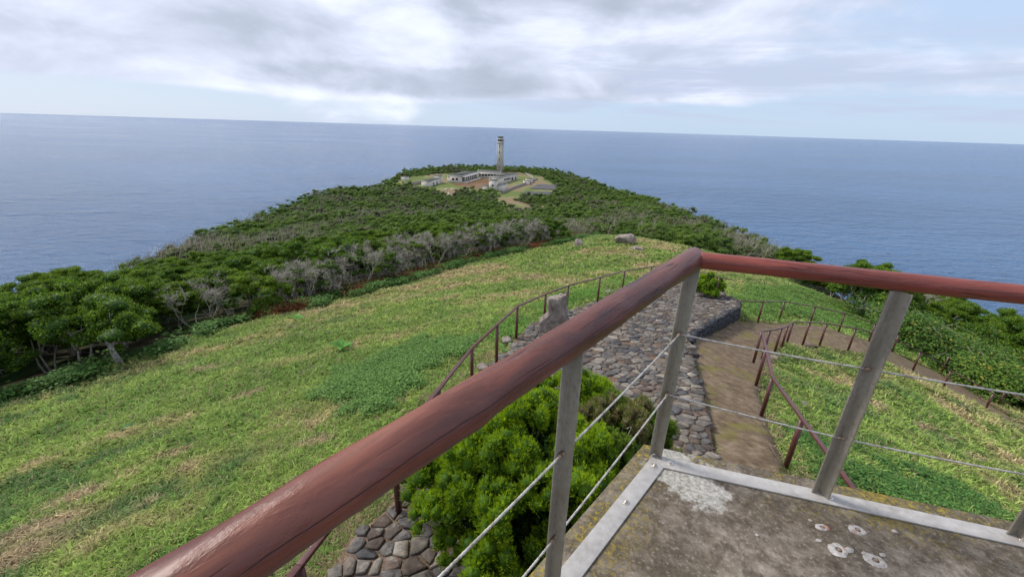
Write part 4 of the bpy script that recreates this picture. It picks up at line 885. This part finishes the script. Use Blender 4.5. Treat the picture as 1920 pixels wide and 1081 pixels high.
# ---- where trees grow
def forest_ok(x,y):
    land=inpoly(x,y,LAND); d=distpoly(x,y,LAND); ok=(land&(d>0.3))|((~land)&(d<2.0)&(y>15)); ok&=~inpoly(x,y,MEADOW); ok&=~inpoly(x,y,PATIO); ok&=~inpoly(x,y,PATH); ok&=~inpoly(x,y,CLEAR)
    ok&=~((x>9)&(np.hypot(x,y)<31)&(y<24.5)&(y>2)); return ok&(np.hypot(x,y)>9)
def poisson(x0,x1,y0,y1,spf,seed,dmax):
    r=np.random.default_rng(seed); pts=[]; grid={}; cs_=2.0
    n=int((x1-x0)*(y1-y0)*1.6); X=r.uniform(x0,x1,n); Y=r.uniform(y0,y1,n); ok=forest_ok(X,Y); X=X[ok];Y=Y[ok]
    for x,y in zip(X,Y):
        s=spf(x,y); gi,gj=int(x//cs_),int(y//cs_); bad=False; w_=int(s//cs_)+1
        for a in range(gi-w_,gi+w_+1):
            for b in range(gj-w_,gj+w_+1):
                for q in grid.get((a,b),()):
                    if (q[0]-x)**2+(q[1]-y)**2<s*s: bad=True;break
                if bad:break
            if bad:break
        if not bad: grid.setdefault((gi,gj),[]).append((x,y)); pts.append((x,y))
    return np.array(pts)
FP=poisson(-110,70,-2,362,lambda x,y:1.5+min(.9,math.hypot(x,y)/170),5,0)
D=np.hypot(FP[:,0],FP[:,1]); ang=np.degrees(np.arctan2(FP[:,0],FP[:,1])); vis=(np.abs(ang)<76); FP=FP[vis]; D=D[vis]; ang=ang[vis]
FZ=ground(FP[:,0],FP[:,1])
# line of sight: drop what stands well behind the near rim and can never be seen
o_=np.argsort(D); FP=FP[o_];D=D[o_];FZ=FZ[o_];ang=ang[o_]; print('forest pts',len(FP),'d<55',(D<55).sum())
dM=distpoly(FP[:,0],FP[:,1],MEADOW_L,False); dMR=distpoly(FP[:,0],FP[:,1],MEADOW_R,False)
def projp(x,y,z):
    f=y*math.cos(PITCH)-z*math.sin(PITCH); u=y*math.sin(PITCH)+z*math.cos(PITCH); xr=x/f; yr=u/f; c,s=math.cos(ROLL),math.sin(ROLL)
    return CX+(xr*c+yr*s)*FPX, CY-(-xr*s+yr*c)*FPX
fx,fy=projp(FP[:,0],FP[:,1],FZ)
grey=fbm(FP[:,0],FP[:,1],13,61,3)
used=np.zeros(len(FP),bool); nl=nb=0
for k in range(len(FP)):
    if D[k]>85: break
    x,y=FP[k]; z=FZ[k]; left=ang[k]<14
    # belt of bare grey stems behind the middle of the meadow edge; leafy on the left
    if D[k]<46 and -500<fx[k]<2300:
        pb=0.04
        if left and dM[k]<3.6 and x>-15.5: pb=.80
        elif left and dM[k]<8 and x>-13: pb=.35
        elif not left: pb=.18 if D[k]>34 else .0
        if grey[k]>.60 and left and x>-13: pb=max(pb,.5)
        if left and dM[k]<3.0 and -16.5<x<7: used[k]=True; continue
        kind='b' if random.random()<pb else 'l'
        if kind=='l' and nl>=260: continue
        if kind=='b' and nb>=150: continue
        s=random.uniform(.66,1.08)
        if not left: s*=.92
        # low growth where the sea shows over the trees on the right
        used[k]=True
        if kind=='b':
            nb+=1; g_='bare grey trees on the edge of the heath'
            lab='bare grey wind-bent heath tree in the belt behind the meadow' if left else 'bare grey twiggy tree on the slope right of the meadow'
            put_tree('b',nb%6,x,y,z,s,random.uniform(-.5,.5)+.2,lab,g_ if left else 'bare trees on the right slope',name='bare_tree')
        else:
            nl+=1
            if x<-14: lab,g_='dense green heath tree with cushioned crown on the left edge of the meadow','leafy heath trees left of the meadow'
            elif left: lab,g_='green heath tree among the bare grey ones behind the meadow','leafy heath trees behind the meadow'
            elif D[k]>28 and x<28 and y>30: lab,g_='green heath tree beyond the crest right of the boulders','leafy heath trees beyond the crest'
            else: lab,g_='green heath tree on the slope falling to the sea on the right','leafy heath trees on the right slope'
            put_tree('l',nl%7,x,y,z,s,random.uniform(0,6.28),lab,g_)
# the front row of bare stems right behind the meadow edge
ML_=np.array(MEADOW_L[3:12]); sg=np.diff(ML_,axis=0); LL=np.linalg.norm(sg,axis=1); cum=np.r_[0,np.cumsum(LL)]; rr_=np.random.default_rng(88); dd_=0.3; q_=0
while dd_<cum[-1]:
    k=min(len(LL)-1,int(np.searchsorted(cum,dd_)-1)); k=max(k,0); t=(dd_-cum[k])/LL[k]; nn_=np.array([-sg[k][1],sg[k][0]])/LL[k]
    for row in (0,1):
        p=ML_[k]+sg[k]*t+nn_*((.7,2.1)[row]+rr_.uniform(-.35,.45))+rr_.normal(size=2)*.15; z=float(ground(np.array([p[0]]),np.array([p[1]]))[0]); far_=np.hypot(*p)
        if rr_.random()<.13: put_tree('l',q_%7,p[0],p[1],z,rr_.uniform(.7,.9),rr_.uniform(0,6),'green heath tree among the bare grey ones behind the meadow','leafy heath trees behind the meadow')
        else: put_tree('b',q_%6,p[0],p[1],z,rr_.uniform(.68,.95),rr_.uniform(-.5,.5)+.2,'bare grey wind-bent heath tree in the belt behind the meadow','bare grey trees on the edge of the heath',name='bare_tree'); nb+=1
        q_+=1
    dd_+=rr_.uniform(1.0,1.5)
print('individual trees',nl,nb)
# lone pale trunk at the left meadow edge
g=hit(228,684); (tv,tf),(v,f,c)=erica_tree(333,2.5,-.45,n=120,stems=1,levels=3,padr=(.3,.5)); 
tv[:,:2]*=1.0
e=empty('heath_tree',tuple(g),.0); tag(e,'leaning heath tree with pale lichen-covered trunk at the meadow edge','tree'); link('trunk',mesh_np('trunk',tv*[1.5,1.5,1] if False else tv,tf,[BARKP]),e); link('crown',mesh_np('crown',v,f,[FOL],col=c),e)
tt=tube([(0,0,-.2),(-.17,.05,.4),(-.30,.12,.85),(-.5,.2,1.35)],[.12,.10,.085,.06],9,False); link('lower_trunk',mesh_np('lower_trunk',tt[0],tt[1],[BARKP],smooth=True),e)
# ---- the rest of the heath: one mass
def far_mass():
    Vs=[];Fs=[];Cs=[];T3=[];k=0; r=np.random.default_rng(9); twig=[]
    idx=np.where(~used)[0]; n=len(idx); print('mass shrubs',n)
    for lo_,hi_,npad,nl_,sz,rr_ in [(0,60,14,60,.12,(.3,.6)),(60,110,9,46,.17,(.45,.9)),(110,190,6,34,.26,(.6,1.3)),(190,400,5,26,.36,(.7,1.7))]:
        id2=idx[(D[idx]>=lo_)&(D[idx]<hi_)]; m=len(id2)
        if not m: continue
        P=np.c_[FP[id2],FZ[id2]]; hh=r.uniform(.6,1.22,m)*(2.4 if lo_<110 else 2.6)*(0.65+.8*fbm(P[:,0],P[:,1],22,71,2))
        c=np.repeat(P,npad,axis=0)+r.normal(size=(m*npad,3))*[.70,.70,.0]*(1+lo_/160); R=r.uniform(*rr_,m*npad); hrep=np.repeat(hh,npad); off=c[:,:2]-np.repeat(P[:,:2],npad,axis=0)
        c[:,2]+=hrep-R*.5-(off**2).sum(1)*.5-r.uniform(0,1,m*npad)**2*1.4
        t=np.repeat(r.uniform(0,1,m),npad)*.6+r.uniform(0,.4,m*npad); gr=np.repeat(grey[id2]+r.normal(size=m)*.05,npad)
        Dn=sph(m*npad*nl_,r,-.35); Cc=np.repeat(c,nl_,axis=0); RR=np.repeat(R,nl_)[:,None]; Q=Cc+Dn*RR*[1,1,.6]*r.uniform(.85,1.04,(len(Dn),1))
        N=Dn*[1,1,1.6]; N/=np.linalg.norm(N,axis=1)[:,None]; tt_=np.repeat(t,nl_)[:,None]
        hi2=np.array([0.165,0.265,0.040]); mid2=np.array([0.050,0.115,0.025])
        col=mid2*(1-tt_)+hi2*tt_; top_tint=((r.random((len(Dn),1))<.4)*np.clip(Dn[:,2:]+.2,0,1)); col=col*(1-top_tint*.5)+np.array([0.16,0.25,0.035])*top_tint*.5; col*=r.uniform(.7,1.25,(len(Dn),1))  # colour gets lighter towards the top of each clump
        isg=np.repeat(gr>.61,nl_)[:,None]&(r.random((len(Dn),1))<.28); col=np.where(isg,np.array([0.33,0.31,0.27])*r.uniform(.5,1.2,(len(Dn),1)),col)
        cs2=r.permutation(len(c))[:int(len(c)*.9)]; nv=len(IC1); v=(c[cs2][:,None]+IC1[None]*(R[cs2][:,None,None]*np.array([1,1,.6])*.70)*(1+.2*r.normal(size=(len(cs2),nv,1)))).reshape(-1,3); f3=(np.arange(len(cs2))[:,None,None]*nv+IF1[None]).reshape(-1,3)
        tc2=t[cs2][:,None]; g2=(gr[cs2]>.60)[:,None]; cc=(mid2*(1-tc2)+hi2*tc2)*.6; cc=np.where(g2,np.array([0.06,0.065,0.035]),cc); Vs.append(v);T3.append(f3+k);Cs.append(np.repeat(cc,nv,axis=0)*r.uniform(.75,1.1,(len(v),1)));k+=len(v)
        half=r.random(len(Dn))<.42
        v,f,cc=leaves(Q[~half],N[~half],sz,1.6,.38,.15,r,col=col[~half]); Vs.append(v);Fs.append(f+k);Cs.append(cc);k+=len(v)
        U=N[half].copy();U[:,2]+=.9; v,f,cc=spikes(Q[half]-N[half]*sz*.4,U,sz*1.35,sz*.5,.38,r,col=col[half]); Vs.append(v);Fs.append(f+k);Cs.append(cc);k+=len(v)
        if lo_<190:
            # thin grey branches showing through
            gi=id2[(grey[id2]>.56)]; nb_=len(gi)*(26 if lo_<60 else 16 if lo_<110 else 8)
            if nb_:
                base=np.c_[FP[gi],FZ[gi]][r.integers(0,len(gi),nb_)]+r.normal(size=(nb_,3))*[.8,.8,0]; L=r.uniform(1.6,2.9,nb_)
                dd=np.c_[r.normal(size=nb_)*.22+.25,r.normal(size=nb_)*.25,np.ones(nb_)]; dd/=np.linalg.norm(dd,axis=1)[:,None]; w_=(.05 if lo_<60 else .075 if lo_<110 else .14)
                s=np.cross(dd,r.normal(size=(nb_,3)));s/=np.linalg.norm(s,axis=1)[:,None]
                v=np.stack([base-s*w_*.5,base+s*w_*.5,base+dd*L[:,None]+s*w_*.2+[.15,0,0],base+dd*L[:,None]-s*w_*.2+[.15,0,0]],1).reshape(-1,3); f=np.arange(nb_)[:,None]*4+np.arange(4)[None]
                Vs.append(v);Fs.append(f+k);Cs.append(np.repeat(np.array([0.30,0.28,0.245])[None]*r.uniform(.6,1.3,(nb_,1)),4,axis=0));k+=len(v)
    V=np.vstack(Vs);F=np.vstack(Fs);C=np.vstack(Cs); print('mass quads',len(F))
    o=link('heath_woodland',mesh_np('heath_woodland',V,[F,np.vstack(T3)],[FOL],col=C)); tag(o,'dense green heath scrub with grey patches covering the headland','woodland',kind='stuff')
far_mass()
print('forest',round(time.time()-T0,1))

# ---- foreground heath bushes
def heath_bush(name,label,c,R,H,nlobe,ntuft,seed,L=.045,hi=None,brown=0.0,lobr=(.16,.30),parent_stub=True):
    r=np.random.default_rng(seed); hi=np.array([0.36,0.50,0.02]) if hi is None else hi; mid=np.array([0.125,0.24,0.018]); lo=np.array([0.032,0.075,0.012])
    Dd=sph(nlobe,r,-.35); rot=r.uniform(.80,1.02,(nlobe,1)); C=Dd*np.array([R,R,H*.55])*rot+np.array([0,0,H*.5]); rl=r.uniform(*lobr,nlobe)
    sub=[];sr=[];own=[]
    for k in range(nlobe):
        m=15; d=sph(m,r,-.35); sub.append(C[k]+d*rl[k]*[.66,.66,.78]); sr.append(r.uniform(.26,.42,m)*rl[k]); own+= [k]*m
    S=np.vstack(sub); SR=np.concatenate(sr); own=np.array(own); m=len(S); tl=r.uniform(0,1,nlobe); ts=np.clip(tl[own]*.6+r.uniform(0,.45,m),0,1)
    isbr=((r.random(nlobe)<brown)[own]); EL=np.array([1,1,1.35])
    w=SR**2; pick=r.choice(m,ntuft,p=w/w.sum()); D_=sph(ntuft,r,-.6); P=S[pick]+D_*SR[pick][:,None]*EL*r.uniform(.72,1.06,(ntuft,1))
    N=D_*.75; N[:,2]+=.85; N/=np.linalg.norm(N,axis=1)[:,None]
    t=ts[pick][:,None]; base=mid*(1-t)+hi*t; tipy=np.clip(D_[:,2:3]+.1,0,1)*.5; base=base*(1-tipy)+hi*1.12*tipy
    base=np.where(isbr[pick][:,None]&(r.random((ntuft,1))<.62),np.array([0.32,0.27,0.12])*r.uniform(.6,1.3,(ntuft,1)),base)
    nb=7; Pb=np.repeat(P-N*L*.55,nb,axis=0)+r.normal(size=(ntuft*nb,3))*.006; Nb=np.repeat(N,nb,axis=0); cb=np.repeat(base,nb,axis=0)*r.uniform(.7,1.25,(ntuft*nb,1))
    v,f,cc=spikes(Pb,Nb,L,L*.19,.24,r,col=cb)
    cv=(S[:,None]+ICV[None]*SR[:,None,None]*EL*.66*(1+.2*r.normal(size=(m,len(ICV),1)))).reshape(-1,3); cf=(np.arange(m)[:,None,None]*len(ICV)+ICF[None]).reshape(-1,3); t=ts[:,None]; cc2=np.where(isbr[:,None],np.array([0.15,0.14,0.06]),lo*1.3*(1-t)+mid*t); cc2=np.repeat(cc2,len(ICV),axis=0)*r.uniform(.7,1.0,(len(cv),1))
    V_,F_,C_=merge([(v,[f],cc),(cv,[cf],cc2)])
    e=empty(name,tuple(c)); tag(e,label,'bush')
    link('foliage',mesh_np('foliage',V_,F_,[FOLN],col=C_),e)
    tb=[]
    for k in range(nlobe):
        q=C[k]*.95; p=np.array([0,0,-.1]); mdl=(p+q)/2+r.normal(size=3)*.07; mdl[2]*=.8; tb.append(tube([p,mdl,q],[.022,.014,.007],5,False))
    # stems and darker green inner leaves fill the heart so gaps show no sky
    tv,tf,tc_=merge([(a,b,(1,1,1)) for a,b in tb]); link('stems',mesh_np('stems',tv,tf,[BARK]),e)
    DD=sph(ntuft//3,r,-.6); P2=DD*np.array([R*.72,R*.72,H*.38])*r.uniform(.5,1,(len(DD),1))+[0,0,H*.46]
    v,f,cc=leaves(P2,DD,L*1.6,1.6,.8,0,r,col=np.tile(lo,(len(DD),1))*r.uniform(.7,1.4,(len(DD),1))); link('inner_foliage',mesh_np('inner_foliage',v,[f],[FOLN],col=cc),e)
    return e
def under(px_,py_,h): q=hp(px_,py_,h); return (q[0],q[1],q[2]-h-.05)
heath_bush('heath_bush','big bright green heath bush below the lookout railing',under(972,908,.65),.90,1.40,70,52000,5,.032,lobr=(.17,.27))
heath_bush('heath_bush','olive and browning heath bush tucked between the big green one and the platform',under(1158,872,.5),.60,1.15,40,19000,6,.036,hi=np.array([0.21,0.28,0.04]),brown=.75,lobr=(.12,.21))
heath_bush('heath_bush','bright green heath bush at the back of the clump beside the corner post',under(1075,792,.5),.66,1.05,44,24000,7,.038,lobr=(.15,.25))
g=hp(1328,556); heath_bush('heath_bush','small round lime-green bush in the soil at the far end of the patio',(g[0],g[1],g[2]-.1),.50,.95,34,4200,8,.055,hi=np.array([0.34,0.50,0.02]),lobr=(.13,.22))
print('bushes',round(time.time()-T0,1))

# ---- grass
def grass_patch(name,label,pts,L,Wd,nbl,colf,seed,lay=.75,cat='grass'):
    r=np.random.default_rng(seed); n=len(pts); X=np.repeat(pts,nbl,axis=0); X=X+r.normal(size=X.shape)*.03; N=len(X); L=np.repeat(L,nbl)*r.uniform(.5,1.25,N); w=np.repeat(Wd,nbl)*r.uniform(.7,1.3,N)
    Z=gz(X[:,0],X[:,1]); a=np.repeat(r.uniform(0,2*np.pi,n),nbl)+r.normal(size=N)*1.1; tl=r.uniform(.25,1.0,N)*lay
    d1=np.c_[np.cos(a)*tl,np.sin(a)*tl,1-.45*tl]; d1/=np.linalg.norm(d1,axis=1)[:,None]; d2=np.c_[np.cos(a)*(tl+.55),np.sin(a)*(tl+.55),.55-.75*tl]; d2/=np.linalg.norm(d2,axis=1)[:,None]
    s=np.c_[-np.sin(a),np.cos(a),r.normal(size=N)*.3]; s/=np.linalg.norm(s,axis=1)[:,None]; P=np.c_[X,Z-.02]; M1=P+d1*L[:,None]*.5; T_=M1+d2*L[:,None]*.5; w=w[:,None]
    V=np.stack([P-s*w*.5,P+s*w*.5,M1+s*w*.42,M1-s*w*.42,T_],1).reshape(-1,3); b=np.arange(N)[:,None]*5
    C=colf(X[:,0],X[:,1])*r.uniform(.55,1.5,(N,1))*np.repeat(r.uniform(.72,1.28,(n,1)),nbl,axis=0); dry=r.random((N,1))<.12; C=np.where(dry,np.array([0.34,0.29,0.14])*r.uniform(.7,1.3,(N,1)),C)
    C5=np.repeat(C,5,axis=0)
    return (V,[b+np.array([[0,1,2,3]]),b+np.array([[3,2,4]])],C5)
def gz(x,y):
    z=top(x,y)+(fbm(x,y,1.7,9,3)-.5)*.34; return z
parts=[]
def radial(n,r0,r1,seed,p=1.0,a0=-75,a1=78):
    r=np.random.default_rng(seed); u=r.random(n); d=(r0**p+u*(r1**p-r0**p))**(1/p); a=np.radians(r.uniform(a0,a1,n)); x=d*np.sin(a); y=d*np.cos(a)
    ok=inpoly(x,y,MEADOW)&~inpoly(x,y,PATIO)&~inpoly(x,y,PATH)&(distpoly(x,y,PATH)>.04); ok&=(top(x,y)>-60); return np.c_[x,y][ok]
P1=radial(125000,1.4,58,11,.62); d_=np.hypot(P1[:,0],P1[:,1]); print('tufts',len(P1))
parts.append(grass_patch('',None,P1,np.clip(.12+.0045*d_,.13,.30),np.clip(.0014*d_+.0055,.008,.06),6,lambda x,y:meadow_color(x,y)*1.15,12))
v,f,c=merge(parts); o=link('meadow_grass',mesh_np('meadow_grass',v,f,[GRASS],col=c)); tag(o,'green and straw-coloured grass of the sloping meadow','grass',kind='stuff'); print('grass blades',len(v)//5)
# matted straw along the patio rim and path rim
def rimpts(poly,n,wd,seed,closed=False,inside=0.1):
    r=np.random.default_rng(seed); P=np.array(poly); seg=np.diff(P,axis=0); L=np.linalg.norm(seg,axis=1); k=r.choice(len(L),n,p=L/L.sum()); t=r.random((n,1)); q=P[k]+seg[k]*t; nn=np.c_[-seg[k][:,1],seg[k][:,0]]/L[k][:,None]; return q+nn*(r.random((n,1))**1.5*wd-inside)
rimL=PATIO[:16]; q=np.vstack([rimpts(rimL,5200,.65,3),rimpts(PATIO[:5],2600,.9,31)]); ps=distpoly(q[:,0],q[:,1],PATIO); q=q[(~inpoly(q[:,0],q[:,1],PATIO))|(ps<.07)]
straw=lambda x,y: lerp(np.array([0.30,0.22,0.13]),np.array([0.12,0.17,0.04]),np.clip((fbm(x,y,.5,51,3)-.45)/.12,0,1))
A=grass_patch('',None,q,np.full(len(q),.13),np.full(len(q),.010),6,straw,13,1.0)
q2=rimpts(PATH,4200,.5,4); q2=q2[(~inpoly(q2[:,0],q2[:,1],PATH))|(distpoly(q2[:,0],q2[:,1],PATH)<.06)]; q2=q2[~inpoly(q2[:,0],q2[:,1],PATIO)]
B=grass_patch('',None,q2,np.full(len(q2),.16),np.full(len(q2),.014),6,straw,14,1.0)
v,f,c=merge([A,B]); o=link('dry_grass_rim',mesh_np('dry_grass_rim',v,f,[GRASS],col=c)); tag(o,'matted straw-coloured grass along the rims of patio and path','grass',kind='stuff')
# ---- clover and broad-leaved ground cover
def leafcover(name,label,pts,zs,size,cols,seed,hgt=.12,cat='ground cover',per=9):
    r=np.random.default_rng(seed); n=len(pts); hh=np.broadcast_to(hgt,(n,)); X=np.repeat(np.c_[pts,zs],per,axis=0); sp=np.repeat(np.broadcast_to(size,(n,)),per)
    X=X+np.c_[r.normal(size=(n*per,2))*sp[:,None]*1.3,r.random(n*per)*np.repeat(hh,per)]; N=np.tile([0,0,1.0],(len(X),1)); t=r.random((n,1)); C=cols[0]*(1-t)+cols[1]*t; C=np.repeat(C,per,axis=0)*r.uniform(.7,1.35,(n*per,1))
    v,f,c=leaves(X,N,sp,1.25,.45,.3,r,col=C); o=link(name,mesh_np(name,v,[f],[FOLN],col=c)); tag(o,label,cat,kind='stuff'); return o
def in_pix(poly,n,seed,fn=None):
    P=[tuple(hit(*q)[:2]) for q in poly]; xs=[p[0]-.5 for p in P]+[P[0][0]]; xs=[min(xs),max(xs)+1]; ys=[min(p[1] for p in P)-.5,max(p[1] for p in P)+.5]; r=np.random.default_rng(seed); x=r.uniform(min(xs),max(xs),n*4); y=r.uniform(min(ys),max(ys),n*4)
    dd=distpoly(x,y,P); sd=np.where(inpoly(x,y,P),dd,-dd); pr_=np.clip((sd/.9+(fbm(x,y,1.3,seed,4)-.5)*3.2+(fbm(x,y,.35,seed+5,3)-.5)*1.6)*.9,0,1); k=(r.random(len(x))<pr_)&(sd>-.6); return np.c_[x,y][k][:n]
cl_=in_pix([(548,770),(575,720),(640,680),(740,655),(850,632),(905,622),(885,660),(835,700),(770,745),(700,775),(620,792)],11000,31)
leafcover('clover_patch','blue-green clover patch in the meadow left of the railing',cl_,gz(cl_[:,0],cl_[:,1]),.045,(np.array([0.08,0.17,0.035]),np.array([0.17,0.29,0.075])),32,.18)
cl_=in_pix([(905,690),(930,655),(960,600),(1010,565),(1060,545),(1120,535),(1170,515),(1165,548),(1060,583),(1000,605),(958,640),(920,690)],4200,33); cl_=cl_[~inpoly(cl_[:,0],cl_[:,1],PATIO)]
leafcover('weed_fringe','bright green low weeds along the outside of the patio rail',cl_,gz(cl_[:,0],cl_[:,1]),.06,(np.array([0.08,0.19,0.03]),np.array([0.16,0.30,0.05])),34,.12)
q=in_pix([(1090,462),(1110,440),(1160,430),(1260,434),(1345,455),(1430,485),(1500,525),(1580,575),(1560,600),(1450,560),(1350,510),(1330,480),(1240,450),(1160,445)],3600,35)
leafcover('weed_fringe','pale green weeds over the crest around the boulders and down the right slope',q,gz(q[:,0],q[:,1]),.11,(np.array([0.10,0.18,0.04]),np.array([0.25,0.30,0.10])),36,.16)
q=in_pix([(1360,575),(1390,545),(1480,535),(1560,560),(1640,600),(1700,640),(1790,690),(1860,740),(1900,765),(1850,752),(1780,705),(1700,670),(1620,635),(1560,612),(1480,603),(1400,600)],7000,37); q=q[~inpoly(q[:,0],q[:,1],PATH)]
leafcover('weed_fringe','green weeds between the far path railing and the bramble',q,gz(q[:,0],q[:,1]),.075,(np.array([0.07,0.16,0.03]),np.array([0.17,0.28,0.06])),38,.2)
q=in_pix([(1480,885),(1530,830),(1560,905),(1700,950),(1800,985),(1920,1010),(1920,960),(1760,900),(1640,860)],2600,39); q=q[~inpoly(q[:,0],q[:,1],PATH)]
leafcover('lawn_weeds','dark green low leaves in the lawn under the platform edge',q,gz(q[:,0],q[:,1]),.045,(np.array([0.05,0.13,0.03]),np.array([0.11,0.22,0.05])),40,.10)
# undergrowth at the foot of the trees
ml=np.array(MEADOW_L)
q=rimpts([tuple(p) for p in ml],12000,3.2,41,inside=1.6); q=q[(fbm(q[:,0],q[:,1],1.5,43,3)>.46)]
leafcover('undergrowth','green leafy undergrowth at the foot of the trees along the meadow',q,gz(q[:,0],q[:,1]),.13,(np.array([0.045,0.11,0.025]),np.array([0.12,0.22,0.05])),42,.45,'undergrowth',8)
def bracken():
    r=np.random.default_rng(44); q=rimpts([tuple(p) for p in ml[3:]],7000,1.7,45,inside=.7); q=q[(fbm(q[:,0],q[:,1],2.0,47,3)>.43)]; n=len(q); per=9; X=np.repeat(np.c_[q,gz(q[:,0],q[:,1])],per,axis=0)+r.normal(size=(n*per,3))*[.12,.12,.0]
    a=r.uniform(0,6.28,n*per); D2=np.c_[np.cos(a),np.sin(a),r.uniform(.15,1.1,n*per)]; C=np.array([0.20,0.075,0.035])[None]*r.uniform(.5,1.7,(n*per,1)); v,f,c=spikes(X,D2,.55,.07,.2,r,col=C)
    o=link('dead_bracken',mesh_np('dead_bracken',v,[f],[GRASS],col=c)); tag(o,'rust-brown dead bracken between the grey trunks and the meadow','bracken',kind='stuff')
bracken()
# big-leaved plants in the meadow
def rosette(label,g,R,n,seed,col=(0.11,0.27,0.05)):
    r=np.random.default_rng(seed); parts=[]
    for k in range(n):
        a=r.uniform(0,6.28); L=R*r.uniform(.6,1.1); w=L*.32; u=np.array([math.cos(a),math.sin(a),0]); s=np.array([-u[1],u[0],0]); t=np.linspace(0,1,6); zz=np.sin(t*2.2)*L*.45
        prof=np.array([.1,.6,1,.95,.55,.02])*w; ce=u[None]*(t*L)[:,None]+np.c_[np.zeros(6),np.zeros(6),zz]; V=np.vstack([ce-s*prof[:,None],ce-[0,0,.01*1],ce+s*prof[:,None]]); V[6:12,2]-=w*.18
        F=[[i_,i_+1,i_+7,i_+6] for i_ in range(5)]+[[i_+6,i_+7,i_+13,i_+12] for i_ in range(5)]; parts.append((V,[np.array(F)],np.array(col)*r.uniform(.7,1.4)))
    v,f,c=merge(parts); o=link('broadleaf_plant',mesh_np('broadleaf_plant',v,f,[FOLN],col=c,smooth=True),None,tuple(g)); tag(o,label,'plant')
rosette('bright broad-leaved plant alone in the middle of the meadow',hit(642,652),.34,13,1)
rosette('low broad-leaved plant in the grass at the left of the meadow',hit(246,802),.17,8,2,(0.10,0.22,0.07))
rosette('light green leafy plant at the foot of the leaning pale trunk',hit(196,690),.3,11,3)
rosette('light green leafy plant under the grey trees at the meadow edge',hit(560,598),.3,10,4)
# ---- brambles on the right
def bramble(seed,R,H,n,size=.085):
    r=np.random.default_rng(seed); m=14; Cn=sph(m,r,0)*[R*.7,R*.7,H*.55]+[0,0,H*.25]; rad=r.uniform(.35,.6,m)*min(R,1.3); k=r.integers(0,m,n); Dn=sph(n,r,-.4); P=Cn[k]+Dn*rad[k][:,None]*r.uniform(.7,1.08,(n,1)); P=P[P[:,2]>-.2]; Dn=Dn[:len(P)]; n=len(P)
    t=r.random((n,1)); C=np.array([0.045,0.115,0.022])*(1-t)+np.array([0.15,0.25,0.045])*t; C=np.where(r.random((n,1))<.06,np.array([0.34,0.30,0.05]),C)
    N=np.tile([0,0,1.0],(n,1))*.7+Dn*.5; v,f,c=leaves(P,N,size,1.35,.55,.1,r,col=C); 
    tw=[]
    for q in range(5):
        a=r.uniform(0,6.28); p=np.array([math.cos(a)*R*.5,math.sin(a)*R*.5,0]); L=R*r.uniform(.6,.95); tw.append(tube([[0,0,-.05],p+[0,0,H*.6],p+[math.cos(a)*L*.5,math.sin(a)*L*.5,H*.95],p+[math.cos(a)*L,math.sin(a)*L,H*.8]],[.010,.008,.006,.003],4,False))
    tv,tf,tc_=merge([(a,b,(1,1,1)) for a,b in tw]); return mesh_np('leaves',v,[f],[FOL],col=c),mesh_np('stems',tv,tf,[BARK])
BR=[bramble(60+k,1.5,1.5,5200) for k in range(3)]
rb=np.random.default_rng(71); bpts=[]
for _ in range(6000):
    x_,y_=rb.uniform(9,31),rb.uniform(0,25)
    if math.hypot(x_,y_)>32 or inpoly(np.array([x_]),np.array([y_]),MEADOW)[0] or inpoly(np.array([x_]),np.array([y_]),PATH)[0] or distpoly(np.array([x_]),np.array([y_]),PATH)[0]<1.1 or not inpoly(np.array([x_]),np.array([y_]),LAND)[0]: continue
    if all((x_-a)**2+(y_-b)**2>1.4**2 for a,b in bpts): bpts.append((x_,y_))
print('brambles',len(bpts))
for k,(x_,y_) in enumerate(bpts):
    s=random.uniform(.6,1.0)*(1.3 if x_>15 else 1); e=bpy.data.objects.new('bramble_bush',None); COL.objects.link(e); e.location=(x_,y_,float(ground(np.array([x_]),np.array([y_]))[0])); e.rotation_euler.z=random.uniform(0,6); e.scale=(s,s,s*.85)
    tag(e,'leafy green bramble bush on the slope beyond the path railings','bush','bramble bushes right of the path'); link('leaves',BR[k%3][0],e); link('stems',BR[k%3][1],e)
# round heath trees against the sea at the right edge
for (x_,y_,s,lab) in [(1822,625,.95,'round green heath tree with grey trunk above the bramble, left of two'),(1898,655,1.05,'round green heath tree at the right edge above the bramble'),(1765,590,.75,'dark little heath tree under the red log, left of the two round ones')]:
    g=hit(x_,y_); put_tree('l',int(x_)%7,g[0],g[1],g[2]-.2,s*.85,x_,lab,None)
print('all',round(time.time()-T0,1),'objects',len(bpy.data.objects))
